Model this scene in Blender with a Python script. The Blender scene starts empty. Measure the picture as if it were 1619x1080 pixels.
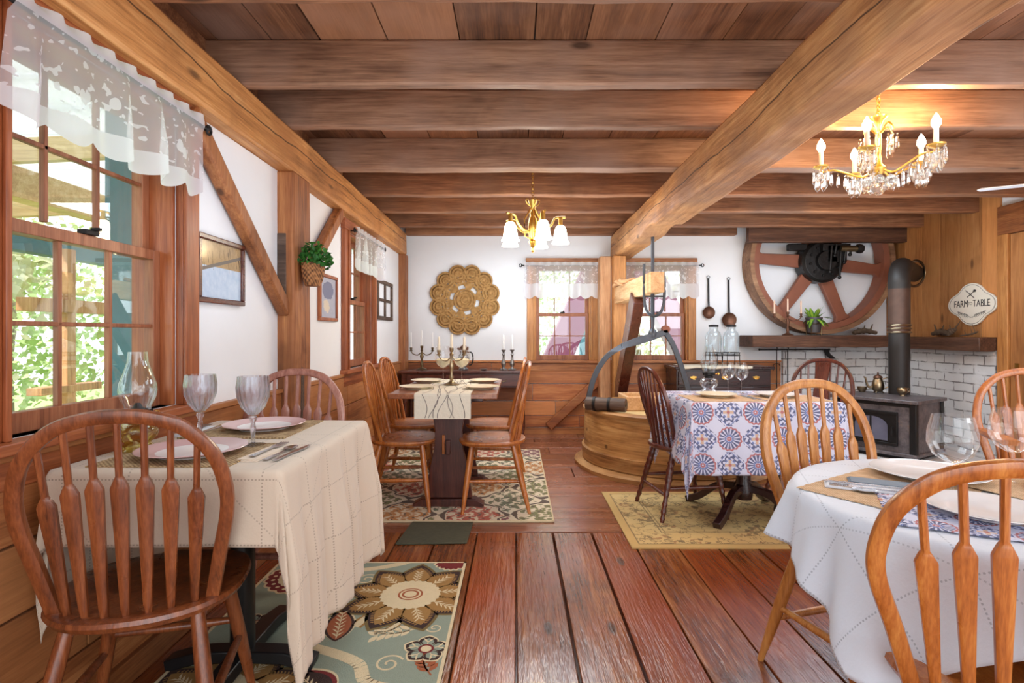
import bpy, bmesh, math, random
from mathutils import Vector, Matrix
random.seed(7)
PI = math.pi
R = math.radians
C = bpy.context.scene.collection
H = 1.10            # eye height of the photographer
F = 860.0           # focal length in pixels of the 1619 px wide frame

def lin(c):
    return c / 12.92 if c <= 0.04045 else ((c + 0.055) / 1.055) ** 2.4
def rgb(r, g, b):
    return (lin(r / 255), lin(g / 255), lin(b / 255), 1.0)

# ---------------------------------------------------------------- node helper
class S:
    def __init__(s, g, k): s.g, s.k = g, k
    def _m(s, op, b=None, c=None):
        n = s.g.nt.nodes.new('ShaderNodeMath'); n.operation = op
        s.g.put(s, n.inputs[0])
        if b is not None: s.g.put(b, n.inputs[1])
        if c is not None: s.g.put(c, n.inputs[2])
        return S(s.g, n.outputs[0])
    def __add__(s, b): return s._m('ADD', b)
    __radd__ = __add__
    def __sub__(s, b): return s._m('SUBTRACT', b)
    def __rsub__(s, b): return (s * -1.0)._m('ADD', b)
    def __mul__(s, b): return s._m('MULTIPLY', b)
    __rmul__ = __mul__
    def __truediv__(s, b): return s._m('DIVIDE', b)
    def lt(s, b): return s._m('LESS_THAN', b)
    def gt(s, b): return s._m('GREATER_THAN', b)
    def abs(s): return s._m('ABSOLUTE')
    def fract(s): return s._m('FRACT')
    def floor(s): return s._m('FLOOR')
    def sin(s): return s._m('SINE')
    def cos(s): return s._m('COSINE')
    def mod(s, b): return s._m('FLOORED_MODULO', b)
    def mn(s, b): return s._m('MINIMUM', b)
    def mx(s, b): return s._m('MAXIMUM', b)
    def pw(s, b): return s._m('POWER', b)
    def at2(s, b): return s._m('ARCTAN2', b)
    def band(s, a, b): return s.gt(a) * s.lt(b)

class Mat:
    def __init__(s, name):
        s.m = bpy.data.materials.new(name); s.m.use_nodes = True
        s.nt = s.m.node_tree; s.nt.nodes.clear()
        s.out = s.nt.nodes.new('ShaderNodeOutputMaterial')
    def put(s, v, inp):
        if isinstance(v, S): s.nt.links.new(v.k, inp)
        elif isinstance(v, (tuple, list)) and len(v) == 3 and inp.type == 'RGBA': inp.default_value = (*v, 1)
        else: inp.default_value = v
    def n(s, t, o=0, props=None, **kw):
        nd = s.nt.nodes.new('ShaderNode' + t)
        for k, v in (props or {}).items(): setattr(nd, k, v)
        for k, v in kw.items():
            s.put(v, nd.inputs[int(k[1:])] if k[0] == 'i' and k[1:].isdigit() else nd.inputs[k.replace('_', ' ')])
        return S(s, nd.outputs[o])
    def mix(s, f, a, b, mode='MIX'):
        nd = s.nt.nodes.new('ShaderNodeMix'); nd.data_type = 'RGBA'; nd.blend_type = mode; nd.clamp_factor = True
        s.put(f, nd.inputs[0]); s.put(a, nd.inputs[6]); s.put(b, nd.inputs[7])
        return S(s, nd.outputs[2])
    def ramp(s, f, pts):
        nd = s.nt.nodes.new('ShaderNodeValToRGB'); e = nd.color_ramp.elements
        while len(e) > 1: e.remove(e[-1])
        e[0].position, e[0].color = pts[0]
        for p, c in pts[1:]:
            x = e.new(p); x.color = c
        s.put(f, nd.inputs[0]); return S(s, nd.outputs[0])
    def co(s, kind='Object'):
        nd = s.nt.nodes.new('ShaderNodeTexCoord'); return S(s, nd.outputs[kind])
    def xyz(s, v):
        nd = s.nt.nodes.new('ShaderNodeSeparateXYZ'); s.put(v, nd.inputs[0])
        return [S(s, nd.outputs[i]) for i in range(3)]
    def vec(s, x, y, z):
        nd = s.nt.nodes.new('ShaderNodeCombineXYZ')
        for i, q in enumerate((x, y, z)): s.put(q, nd.inputs[i])
        return S(s, nd.outputs[0])
    def noise(s, v, scale, detail=4, rough=.55, dist=0):
        return s.n('TexNoise', 0, None, Vector=v, Scale=scale, Detail=detail, Roughness=rough, Distortion=dist)
    def bump(s, h, strength=.3, dist=.01):
        return s.n('Bump', 0, None, Height=h, Strength=strength, Distance=dist)
    def bsdf(s, col, rough=.5, metal=0, nrm=None, **kw):
        nd = s.nt.nodes.new('ShaderNodeBsdfPrincipled')
        s.put(col, nd.inputs['Base Color']); s.put(rough, nd.inputs['Roughness']); s.put(metal, nd.inputs['Metallic'])
        if nrm is not None: s.put(nrm, nd.inputs['Normal'])
        for k, v in kw.items(): s.put(v, nd.inputs[k.replace('_', ' ')])
        return S(s, nd.outputs[0])
    def end(s, sh):
        s.nt.links.new(sh.k, s.out.inputs[0]); return s.m

def simple(name, col, rough=.5, metal=0, var=.12, scale=18, bump=0, **kw):
    g = Mat(name); nz = g.noise(g.co(), scale, 3)
    d = tuple(x * (1 - var) for x in col[:3]); l = tuple(min(1, x * (1 + var)) for x in col[:3])
    c = g.mix(nz, (*d, 1), (*l, 1))
    nr = g.bump(nz, bump, .01) if bump else None
    return g.end(g.bsdf(c, rough, metal, nr, **kw))

def wood(name, cols, axis='z', rough=.4, bump=.15, k=1.0, attr=None, blotch=.5, coat=0.0, knots=False, along=1.0, tint=None, wash=None, fine=.25, crack=False):
    """grain stretched along one axis; every object (or plank, by its colour attribute) gets its own piece of the grain"""
    g = Mat(name); x, y, z = g.xyz(g.co())
    if attr:
        nd = g.nt.nodes.new('ShaderNodeAttribute'); nd.attribute_name = 'pv'; rnd = S(g, nd.outputs['Fac'])
    else:
        nd = g.nt.nodes.new('ShaderNodeObjectInfo'); rnd = S(g, nd.outputs['Random'])
    sc = {'x': (along, 14, 14), 'y': (14, along, 14), 'z': (14, 14, along), 'xy': (along * 2, along * 2, 16)}[axis]
    v = g.vec(x * (sc[0] * k) + rnd * 31.0, y * (sc[1] * k) + rnd * 17.0, z * (sc[2] * k) + rnd * 23.0)
    n1 = g.noise(v, 1.0, 6, .6, .9)
    fs = {'x': (.5, 5, 5), 'y': (5, .5, 5), 'z': (5, 5, .5), 'xy': (.5, .5, 5)}[axis]
    v2 = g.vec(x * (fs[0] * 16 * k) + rnd * 5.0, y * (fs[1] * 16 * k), z * (fs[2] * 16 * k))
    n2 = g.noise(v2, 1.0, 3, .6)
    n3 = g.noise(g.vec(x + rnd * 9.0, y + rnd * 4.0, z), 2.6, 4, .6, .5)
    ff = {'x': (6, 210, 210), 'y': (210, 6, 210), 'z': (210, 210, 6), 'xy': (6, 6, 150)}[axis]
    n4 = g.noise(g.vec(x * (ff[0] * k) + rnd * 3.0, y * (ff[1] * k), z * (ff[2] * k)), 1.0, 2, .6)
    f = n1 * (.62 - fine * .5) + n2 * (.38 - fine * .5) + n4 * fine
    c = g.ramp(f, [(.35, cols[0]), (.50, cols[1]), (.65, cols[2])])
    dk = tuple(q * .35 for q in cols[0][:3])
    c = g.mix((n3 - .52) * (4.0 * blotch), c, (*dk, 1))
    if wash: c = g.mix((g.noise(g.vec(x + rnd * 13.0, y + rnd * 7.0, z + 4.0), 1.7, 3, .6) - .46) * 4.0, c, wash)
    if attr:
        c = g.mix(((rnd * 7.31).fract() - .4) * .9, c, tint or cols[2])
        hv = g.n('HueSaturation', 0, None, Hue=.5, Saturation=1.0, Value=(rnd * 3.7).fract() * .45 + .75, Fac=1.0, Color=c)
        c = hv
    if crack:
        w = (g.noise(g.vec(x, y * .9, 0.0), 1.0, 4) - .5) * .16
        c = g.mix((z - .135 - w).abs().lt(.0035) * g.noise(g.vec(x, y, 7.0), .8, 1).gt(.42) * .85, c, (*tuple(q * .2 for q in cols[0][:3]), 1))
    if knots:
        kn = g.n('TexVoronoi', 0, None, Vector=g.vec(x * (1 if axis == 'x' else 3) + rnd * 9.0, y * (1 if axis == 'y' else 3), z * (1 if axis == 'z' else 3)), Scale=1.6)
        c = g.mix(((.10 - kn) * 16.0).mx(0.0).mn(.8), c, (*dk, 1))
    nr = g.bump(n2 * .6 + n1 * .6, bump, .01)
    return g.end(g.bsdf(c, g.ramp(n3, [(.3, (rough * .75,) * 3 + (1,)), (.7, (min(1, rough * 1.3),) * 3 + (1,))]), 0, nr, Coat_Weight=coat, Coat_Roughness=.15))

def emis(name, col, st):
    g = Mat(name); return g.end(g.n('Emission', 0, None, Color=col, Strength=st))

def thin_glass(name, tint=(1, 1, 1, 1), edge=.25, rough=.02, gloss=(1, 1, 1, 1), ior=1.45):
    g = Mat(name)
    lw = g.n('LayerWeight', 1, None, Blend=edge)
    tr = g.n('BsdfTransparent', 0, None, Color=tint)
    gl = g.n('BsdfGlossy', 0, None, Color=gloss, Roughness=rough)
    return g.end(g.n('MixShader', 0, None, i0=(lw * .55 + .05), i1=tr, i2=gl))

def glass(name, tint=(1, 1, 1, 1), ior=1.4, rough=.0):
    g = Mat(name); gl = g.n('BsdfGlass', 0, None, Color=tint, Roughness=rough, IOR=ior)
    tr = g.n('BsdfTransparent', 0, None, Color=tint)
    return g.end(g.n('MixShader', 0, None, i0=.28, i1=gl, i2=tr))

# ---------------------------------------------------------------- mesh builder
def spline(pts, n=8, closed=False):
    P = [Vector(p) for p in pts]; out = []; m = len(P)
    rng = m if closed else m - 1
    for i in range(rng):
        p0 = P[(i - 1) % m] if closed or i > 0 else P[0] * 2 - P[1]
        p1, p2 = P[i], P[(i + 1) % m]
        p3 = P[(i + 2) % m] if closed or i + 2 < m else P[-1] * 2 - P[-2]
        for k in range(n):
            t = k / n
            out.append(.5 * ((2 * p1) + (p2 - p0) * t + (2 * p0 - 5 * p1 + 4 * p2 - p3) * t * t + (3 * p1 - p0 - 3 * p2 + p3) * t ** 3))
    if not closed: out.append(P[-1])
    return out

class MB:
    def __init__(s): s.v, s.f, s.mi, s.cur, s.pv, s.pcur, s.uv = [], [], [], 0, [], 0.0, None
    def add(s, vs, fs):
        b = len(s.v); s.v += [Vector(v) for v in vs]
        for f in fs:
            s.f.append(tuple(b + i for i in f)); s.mi.append(s.cur); s.pv.append(s.pcur)
    def bx(s, x0, x1, y0, y1, z0, z1, M=None):
        vs = [Vector((x, y, z)) for z in (z0, z1) for y in (y0, y1) for x in (x0, x1)]
        if M: vs = [M @ v for v in vs]
        s.add(vs, [(0, 2, 3, 1), (4, 5, 7, 6), (0, 1, 5, 4), (2, 6, 7, 3), (0, 4, 6, 2), (1, 3, 7, 5)])
        return s
    def cbox(s, c, d, M=None):
        return s.bx(c[0] - d[0] / 2, c[0] + d[0] / 2, c[1] - d[1] / 2, c[1] + d[1] / 2, c[2] - d[2] / 2, c[2] + d[2] / 2, M)
    def bar(s, a, b, w, t, up=(0, 0, 1)):
        return s.sweep([a, b], [(-w / 2, -t / 2), (w / 2, -t / 2), (w / 2, t / 2), (-w / 2, t / 2)], up)
    def sweep(s, path, prof, up=(0, 0, 1), closed=False, caps=True):
        P = [Vector(p) for p in path]; n = len(P); rings = []; up = Vector(up)
        prev = None
        for i in range(n):
            if closed: t = (P[(i + 1) % n] - P[i - 1])
            else: t = P[min(i + 1, n - 1)] - P[max(i - 1, 0)]
            t.normalize()
            u = up - t * up.dot(t)
            if u.length < 1e-3:
                u = (prev - t * prev.dot(t)) if prev is not None else Vector((1, 0, 0)) - t * t.x
                if u.length < 1e-3: u = Vector((0, 1, 0))
            u.normalize(); prev = u; w = t.cross(u)
            pr = prof(i, i / max(1, n - 1)) if callable(prof) else prof
            rings.append([P[i] + w * a + u * b for a, b in pr])
        m = len(rings[0]); vs = [v for r in rings for v in r]; fs = []
        for i in range(n if closed else n - 1):
            for j in range(m):
                a, b = i * m + j, i * m + (j + 1) % m
                c, d = ((i + 1) % n) * m + (j + 1) % m, ((i + 1) % n) * m + j
                fs.append((a, b, c, d))
        if caps and not closed:
            fs.append(tuple(range(m))[::-1]); fs.append(tuple((n - 1) * m + j for j in range(m)))
        s.add(vs, fs); return s
    def tube(s, path, r, n=8, up=(0, 0, 1), closed=False):
        def pr(i, t):
            rr = r[i] if isinstance(r, (list, tuple)) else r
            return [(rr * math.cos(2 * PI * k / n), rr * math.sin(2 * PI * k / n)) for k in range(n)]
        return s.sweep(path, pr, up, closed)
    def lathe(s, prof, n=24, M=None, mod=None):
        vs, fs = [], []; m = len(prof)
        for k in range(n):
            th = 2 * PI * k / n
            for i, (r, z) in enumerate(prof):
                q = r * (mod(th, z) if mod else 1)
                p = Vector((q * math.cos(th), q * math.sin(th), z)); vs.append(M @ p if M else p)
        for k in range(n):
            k2 = (k + 1) % n
            for i in range(m - 1):
                a, b, c, d = k * m + i, k2 * m + i, k2 * m + i + 1, k * m + i + 1
                if prof[i][0] < 1e-6: fs.append((a, c, d))
                elif prof[i + 1][0] < 1e-6: fs.append((a, b, d))
                else: fs.append((a, b, c, d))
        s.add(vs, fs); return s
    def prism(s, poly, z0, z1, M=None):
        m = len(poly); vs = [Vector((x, y, z)) for z in (z0, z1) for x, y in poly]
        if M: vs = [M @ v for v in vs]
        s.add(vs, [tuple(range(m))[::-1], tuple(range(m, 2 * m))] + [(i, (i + 1) % m, m + (i + 1) % m, m + i) for i in range(m)])
        return s
    def ball(s, c, r, nu=12, nv=8, sc=(1, 1, 1)):
        pr = [(r * math.sin(PI * i / nv), -r * math.cos(PI * i / nv)) for i in range(nv + 1)]
        pr[0] = (0, -r); pr[-1] = (0, r)
        return s.lathe(pr, nu, Matrix.Translation(c) @ Matrix.Diagonal((*sc, 1)))
    def grid(s, fn, nu, nv, close_u=False):
        vs = [fn(i / nu, j / nv) for j in range(nv + 1) for i in range(nu + (0 if close_u else 1))]
        w = nu if close_u else nu + 1; fs = []
        for j in range(nv):
            for i in range(nu):
                i2 = (i + 1) % w
                fs.append((j * w + i, j * w + i2, (j + 1) * w + i2, (j + 1) * w + i))
        s.add(vs, fs); return s
    def mesh(s, name, mats, smooth=35, weld=False, org=None):
        me = bpy.data.meshes.new(name)
        vs = s.v if org is None else [v - org for v in s.v]
        me.from_pydata([tuple(v) for v in vs], [], s.f)
        for m in (mats if isinstance(mats, (list, tuple)) else [mats]): me.materials.append(m)
        me.polygons.foreach_set('material_index', s.mi)
        if any(s.pv):
            at = me.attributes.new('pv', 'FLOAT', 'FACE'); at.data.foreach_set('value', s.pv)
        if s.uv is not None:
            ul = me.uv_layers.new(name='UVMap')
            vi = [0] * len(me.loops); me.loops.foreach_get('vertex_index', vi)
            ul.data.foreach_set('uv', [q for i in vi for q in s.uv[i]])
        bm = bmesh.new(); bm.from_mesh(me)
        if weld: bmesh.ops.remove_doubles(bm, verts=bm.verts, dist=1e-5)
        if s.uv is None: bmesh.ops.recalc_face_normals(bm, faces=bm.faces)
        bm.to_mesh(me); bm.free()
        if smooth:
            me.polygons.foreach_set('use_smooth', [True] * len(me.polygons)); me.set_sharp_from_angle(angle=R(smooth))
        me.update(); return me
    def build(s, name, mats, parent=None, smooth=35, bevel=0, solid=0, weld=False, loc=None):
        org = None
        if parent is None and loc is None:
            org = Vector(((min(v.x for v in s.v) + max(v.x for v in s.v)) / 2, (min(v.y for v in s.v) + max(v.y for v in s.v)) / 2, min(v.z for v in s.v)))
        o = bpy.data.objects.new(name, s.mesh(name, mats, smooth, weld, org)); C.objects.link(o)
        if org is not None: o.location = org
        if loc is not None: o.location = loc
        if parent is not None: o.parent = parent
        if solid:
            q = o.modifiers.new('thick', 'SOLIDIFY'); q.thickness = solid; q.offset = 0
        if bevel:
            q = o.modifiers.new('edge', 'BEVEL'); q.width = bevel; q.segments = 2; q.limit_method = 'ANGLE'; q.angle_limit = R(40)
        return o

def thing(name, label, cat, loc=(0, 0, 0), rz=0, group=None):
    o = bpy.data.objects.new(name, None); C.objects.link(o); o.location = loc; o.rotation_euler = (0, 0, rz)
    o.empty_display_size = .1; o['label'] = label; o['category'] = cat
    if group: o['group'] = group
    return o
def tag(o, label, cat, group=None, kind=None):
    o['label'] = label; o['category'] = cat
    if group: o['group'] = group
    if kind: o['kind'] = kind
    return o
def struct(o, label=None, cat=None):
    o['kind'] = 'structure'
    if label: o['label'] = label
    if cat: o['category'] = cat
    return o
def dup(root, loc, rz, label=None, group=None):
    r = root.copy(); C.objects.link(r); r.location = loc; r.rotation_euler = (0, 0, rz)
    if label: r['label'] = label
    if group: r['group'] = group
    for ch in list(root.children):
        c = ch.copy(); C.objects.link(c); c.parent = r
        for gch in list(ch.children):
            d = gch.copy(); C.objects.link(d); d.parent = c
    return r
def T(x, y, z): return Matrix.Translation((x, y, z))
def RX(a): return Matrix.Rotation(a, 4, 'X')
def RY(a): return Matrix.Rotation(a, 4, 'Y')
def RZ(a): return Matrix.Rotation(a, 4, 'Z')

# ---------------------------------------------------------------- materials
M = {}
M['plaster'] = simple('white_plaster', rgb(238, 239, 242), .85, 0, .03, 6, .08)
M['joist'] = wood('joist_wood', (rgb(98, 66, 48), rgb(152, 112, 86), rgb(190, 148, 118)), 'x', .6, .4, .7, blotch=.40, knots=True, wash=rgb(160, 128, 110))
M['joist_red'] = wood('joist_wood_red', (rgb(88, 54, 34), rgb(142, 92, 60), rgb(186, 132, 92)), 'x', .6, .4, .7, blotch=.40, knots=True, wash=rgb(128, 92, 70))
M['beam'] = wood('hewn_beam_wood', (rgb(138, 86, 42), rgb(200, 136, 76), rgb(230, 174, 112)), 'y', .6, .6, .6, blotch=.45, knots=True, crack=True, wash=rgb(176, 116, 64))
M['beam_pink'] = wood('weathered_beam_wood', (rgb(122, 78, 44), rgb(190, 132, 80), rgb(224, 172, 116)), 'y', .65, .7, .6, blotch=.5, knots=True, wash=rgb(150, 108, 80), crack=True)
M['beam_z'] = wood('hewn_post_wood', (rgb(104, 58, 30), rgb(158, 96, 54), rgb(196, 134, 80)), 'z', .6, .6, .6, blotch=.6, knots=True, wash=rgb(136, 84, 48))
M['oldpost'] = wood('pale_post_wood', (rgb(150, 96, 60), rgb(196, 142, 98), rgb(222, 176, 132)), 'z', .6, .4, .7, blotch=.35)
M['ceil'] = wood('ceiling_board_wood', (rgb(80, 48, 32), rgb(128, 82, 52), rgb(168, 116, 80)), 'y', .6, .3, .8, attr=True, blotch=.3, wash=rgb(150, 112, 92))
M['floor_y'] = wood('floor_plank_wood', (rgb(54, 26, 9), rgb(128, 70, 34), rgb(178, 114, 62)), 'y', .22, .9, .8, attr=True, blotch=.6, coat=.35, knots=True, tint=rgb(146, 66, 30), wash=rgb(146, 68, 32))
M['floor_x'] = wood('floor_plank_wood_cross', (rgb(94, 52, 34), rgb(138, 82, 56), rgb(170, 112, 82)), 'x', .26, .35, .8, attr=True, blotch=.2, coat=.35, tint=rgb(146, 94, 74))
M['wains_y'] = wood('wainscot_board_wood', (rgb(112, 60, 30), rgb(162, 98, 54), rgb(196, 134, 82)), 'y', .5, .2, .8, attr=True, blotch=.3, knots=True)
M['wains_x'] = wood('wainscot_board_wood_cross', (rgb(118, 58, 28), rgb(172, 98, 52), rgb(206, 138, 82)), 'x', .5, .2, .8, attr=True, blotch=.3, knots=True)
M['wallplank'] = wood('vertical_plank_wood', (rgb(140, 86, 42), rgb(184, 124, 70), rgb(204, 148, 92)), 'z', .55, .2, .7, attr=True, blotch=.2, knots=True, tint=rgb(196, 132, 76))
M['trim_z'] = wood('casing_wood_upright', (rgb(112, 54, 28), rgb(160, 88, 50), rgb(190, 118, 72)), 'z', .42, .12, .9, blotch=.3)
M['trim_x'] = wood('casing_wood_level', (rgb(112, 54, 28), rgb(160, 88, 50), rgb(190, 118, 72)), 'x', .42, .12, .9, blotch=.3)
M['trim_gold_z'] = wood('golden_casing_wood_upright', (rgb(140, 84, 38), rgb(186, 124, 66), rgb(212, 154, 92)), 'z', .42, .12, .9, blotch=.25)
M['trim_gold_x'] = wood('golden_casing_wood_level', (rgb(120, 66, 32), rgb(170, 106, 58), rgb(200, 140, 84)), 'x', .42, .12, .9, blotch=.25)
M['sash'] = wood('sash_wood', (rgb(110, 60, 38), rgb(152, 92, 62), rgb(182, 122, 88)), 'z', .45, .1, 1, blotch=.2)
M['chair_brown'] = wood('brown_oak', (rgb(74, 34, 16), rgb(126, 66, 34), rgb(160, 92, 52)), 'z', .30, .1, 1.3, blotch=.25, coat=.25)
M['chair_sheen'] = wood('oak_pink_sheen', (rgb(110, 62, 50), rgb(160, 104, 88), rgb(190, 138, 120)), 'z', .35, .1, 1.3, blotch=.2, coat=.25)  # pink of the sheen is put into this oak's colour
M['chair_gold'] = wood('golden_oak', (rgb(138, 78, 30), rgb(188, 122, 60), rgb(214, 154, 86)), 'z', .32, .1, 1.3, blotch=.2, coat=.25)
M['chair_honey'] = wood('honey_oak', (rgb(124, 62, 22), rgb(176, 100, 42), rgb(206, 134, 66)), 'z', .30, .1, 1.3, blotch=.2, coat=.25)
M['chair_cherry'] = wood('dark_cherry', (rgb(48, 18, 14), rgb(92, 42, 30), rgb(124, 66, 48)), 'z', .28, .08, 1.3, blotch=.3, coat=.3)
M['mahog'] = wood('mahogany', (rgb(50, 20, 14), rgb(84, 38, 26), rgb(112, 58, 40)), 'x', .28, .08, 1.2, blotch=.25, coat=.35)
M['mahog_dark'] = wood('dark_mahogany', (rgb(26, 12, 12), rgb(48, 24, 24), rgb(70, 38, 36)), 'x', .28, .08, 1.2, blotch=.25, coat=.35)
M['trestle'] = wood('trestle_wood', (rgb(48, 20, 16), rgb(80, 38, 30), rgb(106, 56, 42)), 'z', .3, .08, 1.2, blotch=.25, coat=.3)
M['tabletop'] = wood('table_board_wood', (rgb(104, 54, 30), rgb(150, 90, 58), rgb(180, 120, 84)), 'y', .3, .1, 1.2, blotch=.2, coat=.4)
M['vat'] = wood('vat_stave_wood', (rgb(128, 80, 36), rgb(188, 136, 78), rgb(220, 174, 112)), 'xy', .6, .3, .6, blotch=.35, knots=True)
M['vat_hoop'] = wood('vat_hoop_wood', (rgb(112, 70, 34), rgb(172, 122, 68), rgb(206, 158, 100)), 'xy', .6, .3, .7, blotch=.4)
M['stone'] = simple('vat_top_wood', rgb(206, 176, 120), .7, 0, .15, 12, .2)
M['barrel_dark'] = wood('dark_roller_wood', (rgb(52, 38, 30), rgb(84, 64, 52), rgb(110, 88, 74)), 'x', .6, .3, 1, blotch=.3)
M['mantel'] = wood('mantel_wood', (rgb(50, 28, 18), rgb(88, 54, 36), rgb(118, 80, 56)), 'x', .6, .4, .8, blotch=.5)
M['mantel_y'] = wood('mantel_wood_side', (rgb(50, 28, 18), rgb(88, 56, 38), rgb(120, 84, 60)), 'y', .6, .4, .8, blotch=.5)
M['jib'] = wood('pale_jib_wood', (rgb(172, 118, 70), rgb(212, 164, 114), rgb(232, 194, 150)), 'y', .6, .2, .8, blotch=.2)
M['wheel_rim'] = wood('wheel_rim_wood', (rgb(92, 62, 42), rgb(140, 100, 70), rgb(176, 134, 98)), 'x', .6, .4, .6, blotch=.5)
M['rust'] = simple('rusty_red_iron', rgb(136, 80, 58), .6, 0, .25, 9, .15)
M['iron'] = simple('black_iron', rgb(38, 36, 36), .5, .6, .3, 20, .2)
M['iron_grey'] = simple('grey_forged_iron', rgb(82, 84, 90), .45, .7, .25, 20, .2)
M['hub'] = simple('greasy_black_casting', rgb(30, 27, 26), .45, .4, .5, 30, .4)
M['stovepipe'] = simple('black_stovepipe', rgb(46, 42, 40), .5, .3, .3, 10, .1)
M['pipe_rust'] = simple('browned_stovepipe', rgb(84, 62, 52), .5, .4, .35, 14, .1)
M['steel'] = simple('bright_steel', rgb(196, 198, 204), .22, 1, .05)
M['pewter'] = simple('pewter', rgb(150, 148, 146), .35, 1, .15)
M['agedsilver'] = simple('tarnished_silver', rgb(158, 140, 112), .3, 1, .25, 25)
M['bronze'] = simple('dull_bronze', rgb(112, 94, 68), .4, .9, .2)
M['brass'] = simple('polished_brass', rgb(222, 176, 92), .25, 1, .1)
M['gold'] = simple('gilt_metal', rgb(226, 178, 84), .25, 1, .12, emission=None) if False else simple('gilt_metal', rgb(230, 186, 98), .3, 1, .12)
M['copper'] = simple('old_copper', rgb(112, 76, 58), .45, .7, .25)
M['black'] = simple('black_enamel', rgb(24, 24, 26), .35, .2, .1)
M['china'] = simple('white_china', rgb(236, 234, 234), .12, 0, .01)
M['pink'] = simple('pink_rim_china', rgb(214, 178, 178), .15, 0, .03)
M['cream_china'] = simple('cream_china', rgb(236, 222, 192), .18, 0, .02)
M['candle'] = simple('ivory_wax', rgb(240, 228, 206), .5, 0, .02)
M['candle_w'] = simple('white_wax', rgb(240, 238, 236), .5, 0, .02)
M['candle_p'] = simple('peach_wax', rgb(232, 196, 170), .5, 0, .03)
M['glass'] = thin_glass('clear_glass')
M['glass_blue'] = thin_glass('pale_blue_glass', (.93, .965, .98, 1), .35, .03, (.9, .97, 1, 1))
M['cutglass'] = glass('cut_crystal', (.95, .97, 1, 1), 1.5)
M['crystal'] = glass('chandelier_crystal', (1, .99, .97, 1), 1.5)
M['amber'] = thin_glass('amber_glass', (.85, .78, .45, 1), .35, .05, (1, .95, .7, 1))
M['pane'] = thin_glass('window_pane_glass', (.96, .98, .98, 1), .12, .0)
M['wine'] = simple('cream_refraction', rgb(238, 226, 190), .7, 0, .05)  # cream seen refracted in the glass bowls, as a solid colour
M['straw'] = None
M['linen_nap'] = simple('ivory_napkin_linen', rgb(226, 208, 188), .9, 0, .05, 60, .2)
M['white_nap'] = simple('white_napkin_linen', rgb(232, 234, 240), .9, 0, .05, 60, .2)
M['grey_nap'] = simple('blue_grey_napkin_linen', rgb(128, 142, 156), .9, 0, .06, 60, .2)
M['leaf'] = simple('green_leaf', rgb(58, 122, 40), .45, 0, .45, 30)
M['leaf_dark'] = simple('dark_green_leaf', rgb(34, 92, 30), .5, 0, .45, 30)
M['leaf_y'] = simple('variegated_leaf', rgb(150, 178, 60), .45, 0, .4, 25)
M['pot'] = simple('dark_grey_pot', rgb(72, 66, 66), .5, 0, .08)
M['rope'] = simple('tan_rope', rgb(206, 154, 108), .9, 0, .25, 60, .3)
M['teal'] = simple('teal_paint', rgb(70, 112, 128), .6, 0, .15)
M['maroon'] = simple('maroon_timber_paint', rgb(98, 40, 68), .6, 0, .12, 6)
g = Mat('translucent_porch_roof'); M['porch_roof'] = g.end(g.n('MixShader', 0, None, i0=.5, i1=g.n('BsdfDiffuse', 0, None, Color=rgb(240, 242, 246)), i2=g.n('BsdfTranslucent', 0, None, Color=rgb(244, 246, 250))))
M['white_metal'] = simple('white_porch_roof_metal', rgb(226, 230, 238), .5, 0, .05)
M['pine'] = wood('porch_pine', (rgb(190, 150, 104), rgb(222, 186, 140), rgb(240, 212, 172)), 'x', .6, .1, .6, blotch=.1)
M['grass'] = simple('sunlit_grass', rgb(150, 176, 110), .9, 0, .3, 3)
M['foliage'] = simple('sunlit_foliage', rgb(176, 196, 132), .7, 0, .5, 9)
M['foliage_b'] = simple('pale_foliage', rgb(206, 206, 164), .7, 0, .4, 9)
M['bark'] = simple('grey_bark', rgb(140, 126, 108), .9, 0, .2)
M['bulb'] = emis('lit_bulb', (1, .80, .48, 1), 60)
M['shade'] = emis('lit_white_shade', (1, .90, .70, 1), 9)
M['sign'] = simple('cream_enamel', rgb(232, 224, 208), .4, 0, .02)
M['ink'] = simple('dark_lettering', rgb(56, 50, 48), .6, 0, .05)
M['ink_grey'] = simple('grey_lettering', rgb(150, 142, 132), .6, 0, .05)
M['mat_dark'] = simple('olive_green_mat_pile', rgb(78, 76, 58), .95, 0, .25, 40, .4)
M['driftwood'] = simple('weathered_driftwood', rgb(92, 74, 58), .9, 0, .3, 14, .5)
M['lace'] = None
# ---------------------------------------------------------------- patterned materials
def m_lace():
    g = Mat('white_lace'); u, v, _ = g.xyz(g.co('UV'))
    vo = g.n('TexVoronoi', 0, None, Vector=g.vec(u * 6.0, v * 6.0, 0.0), Scale=1.0)
    ang = g.n('TexVoronoi', 0, {'feature': 'F1'}, Vector=g.vec(u * 26.0, v * 26.0, 0.0), Scale=1.0)
    flower = (vo + ang * .5).lt(.42)
    leafs = g.noise(g.vec(u * 26.0, v * 40.0, 0.0), 1, 1).gt(.62)
    hem = v.lt(.035).mx(v.gt(.235))
    den = flower.mx(leafs).mx(hem) * .42 + .46
    df = g.n('BsdfDiffuse', 0, None, Color=rgb(246, 247, 252))
    tl = g.n('BsdfTranslucent', 0, None, Color=rgb(250, 251, 255))
    b = g.n('MixShader', 0, None, i0=.55, i1=df, i2=tl)
    return g.end(g.n('MixShader', 0, None, i0=den, i1=g.n('BsdfTransparent', 0, None, Color=(1, 1, 1, 1)), i2=b))
M['lace'] = m_lace()

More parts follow.
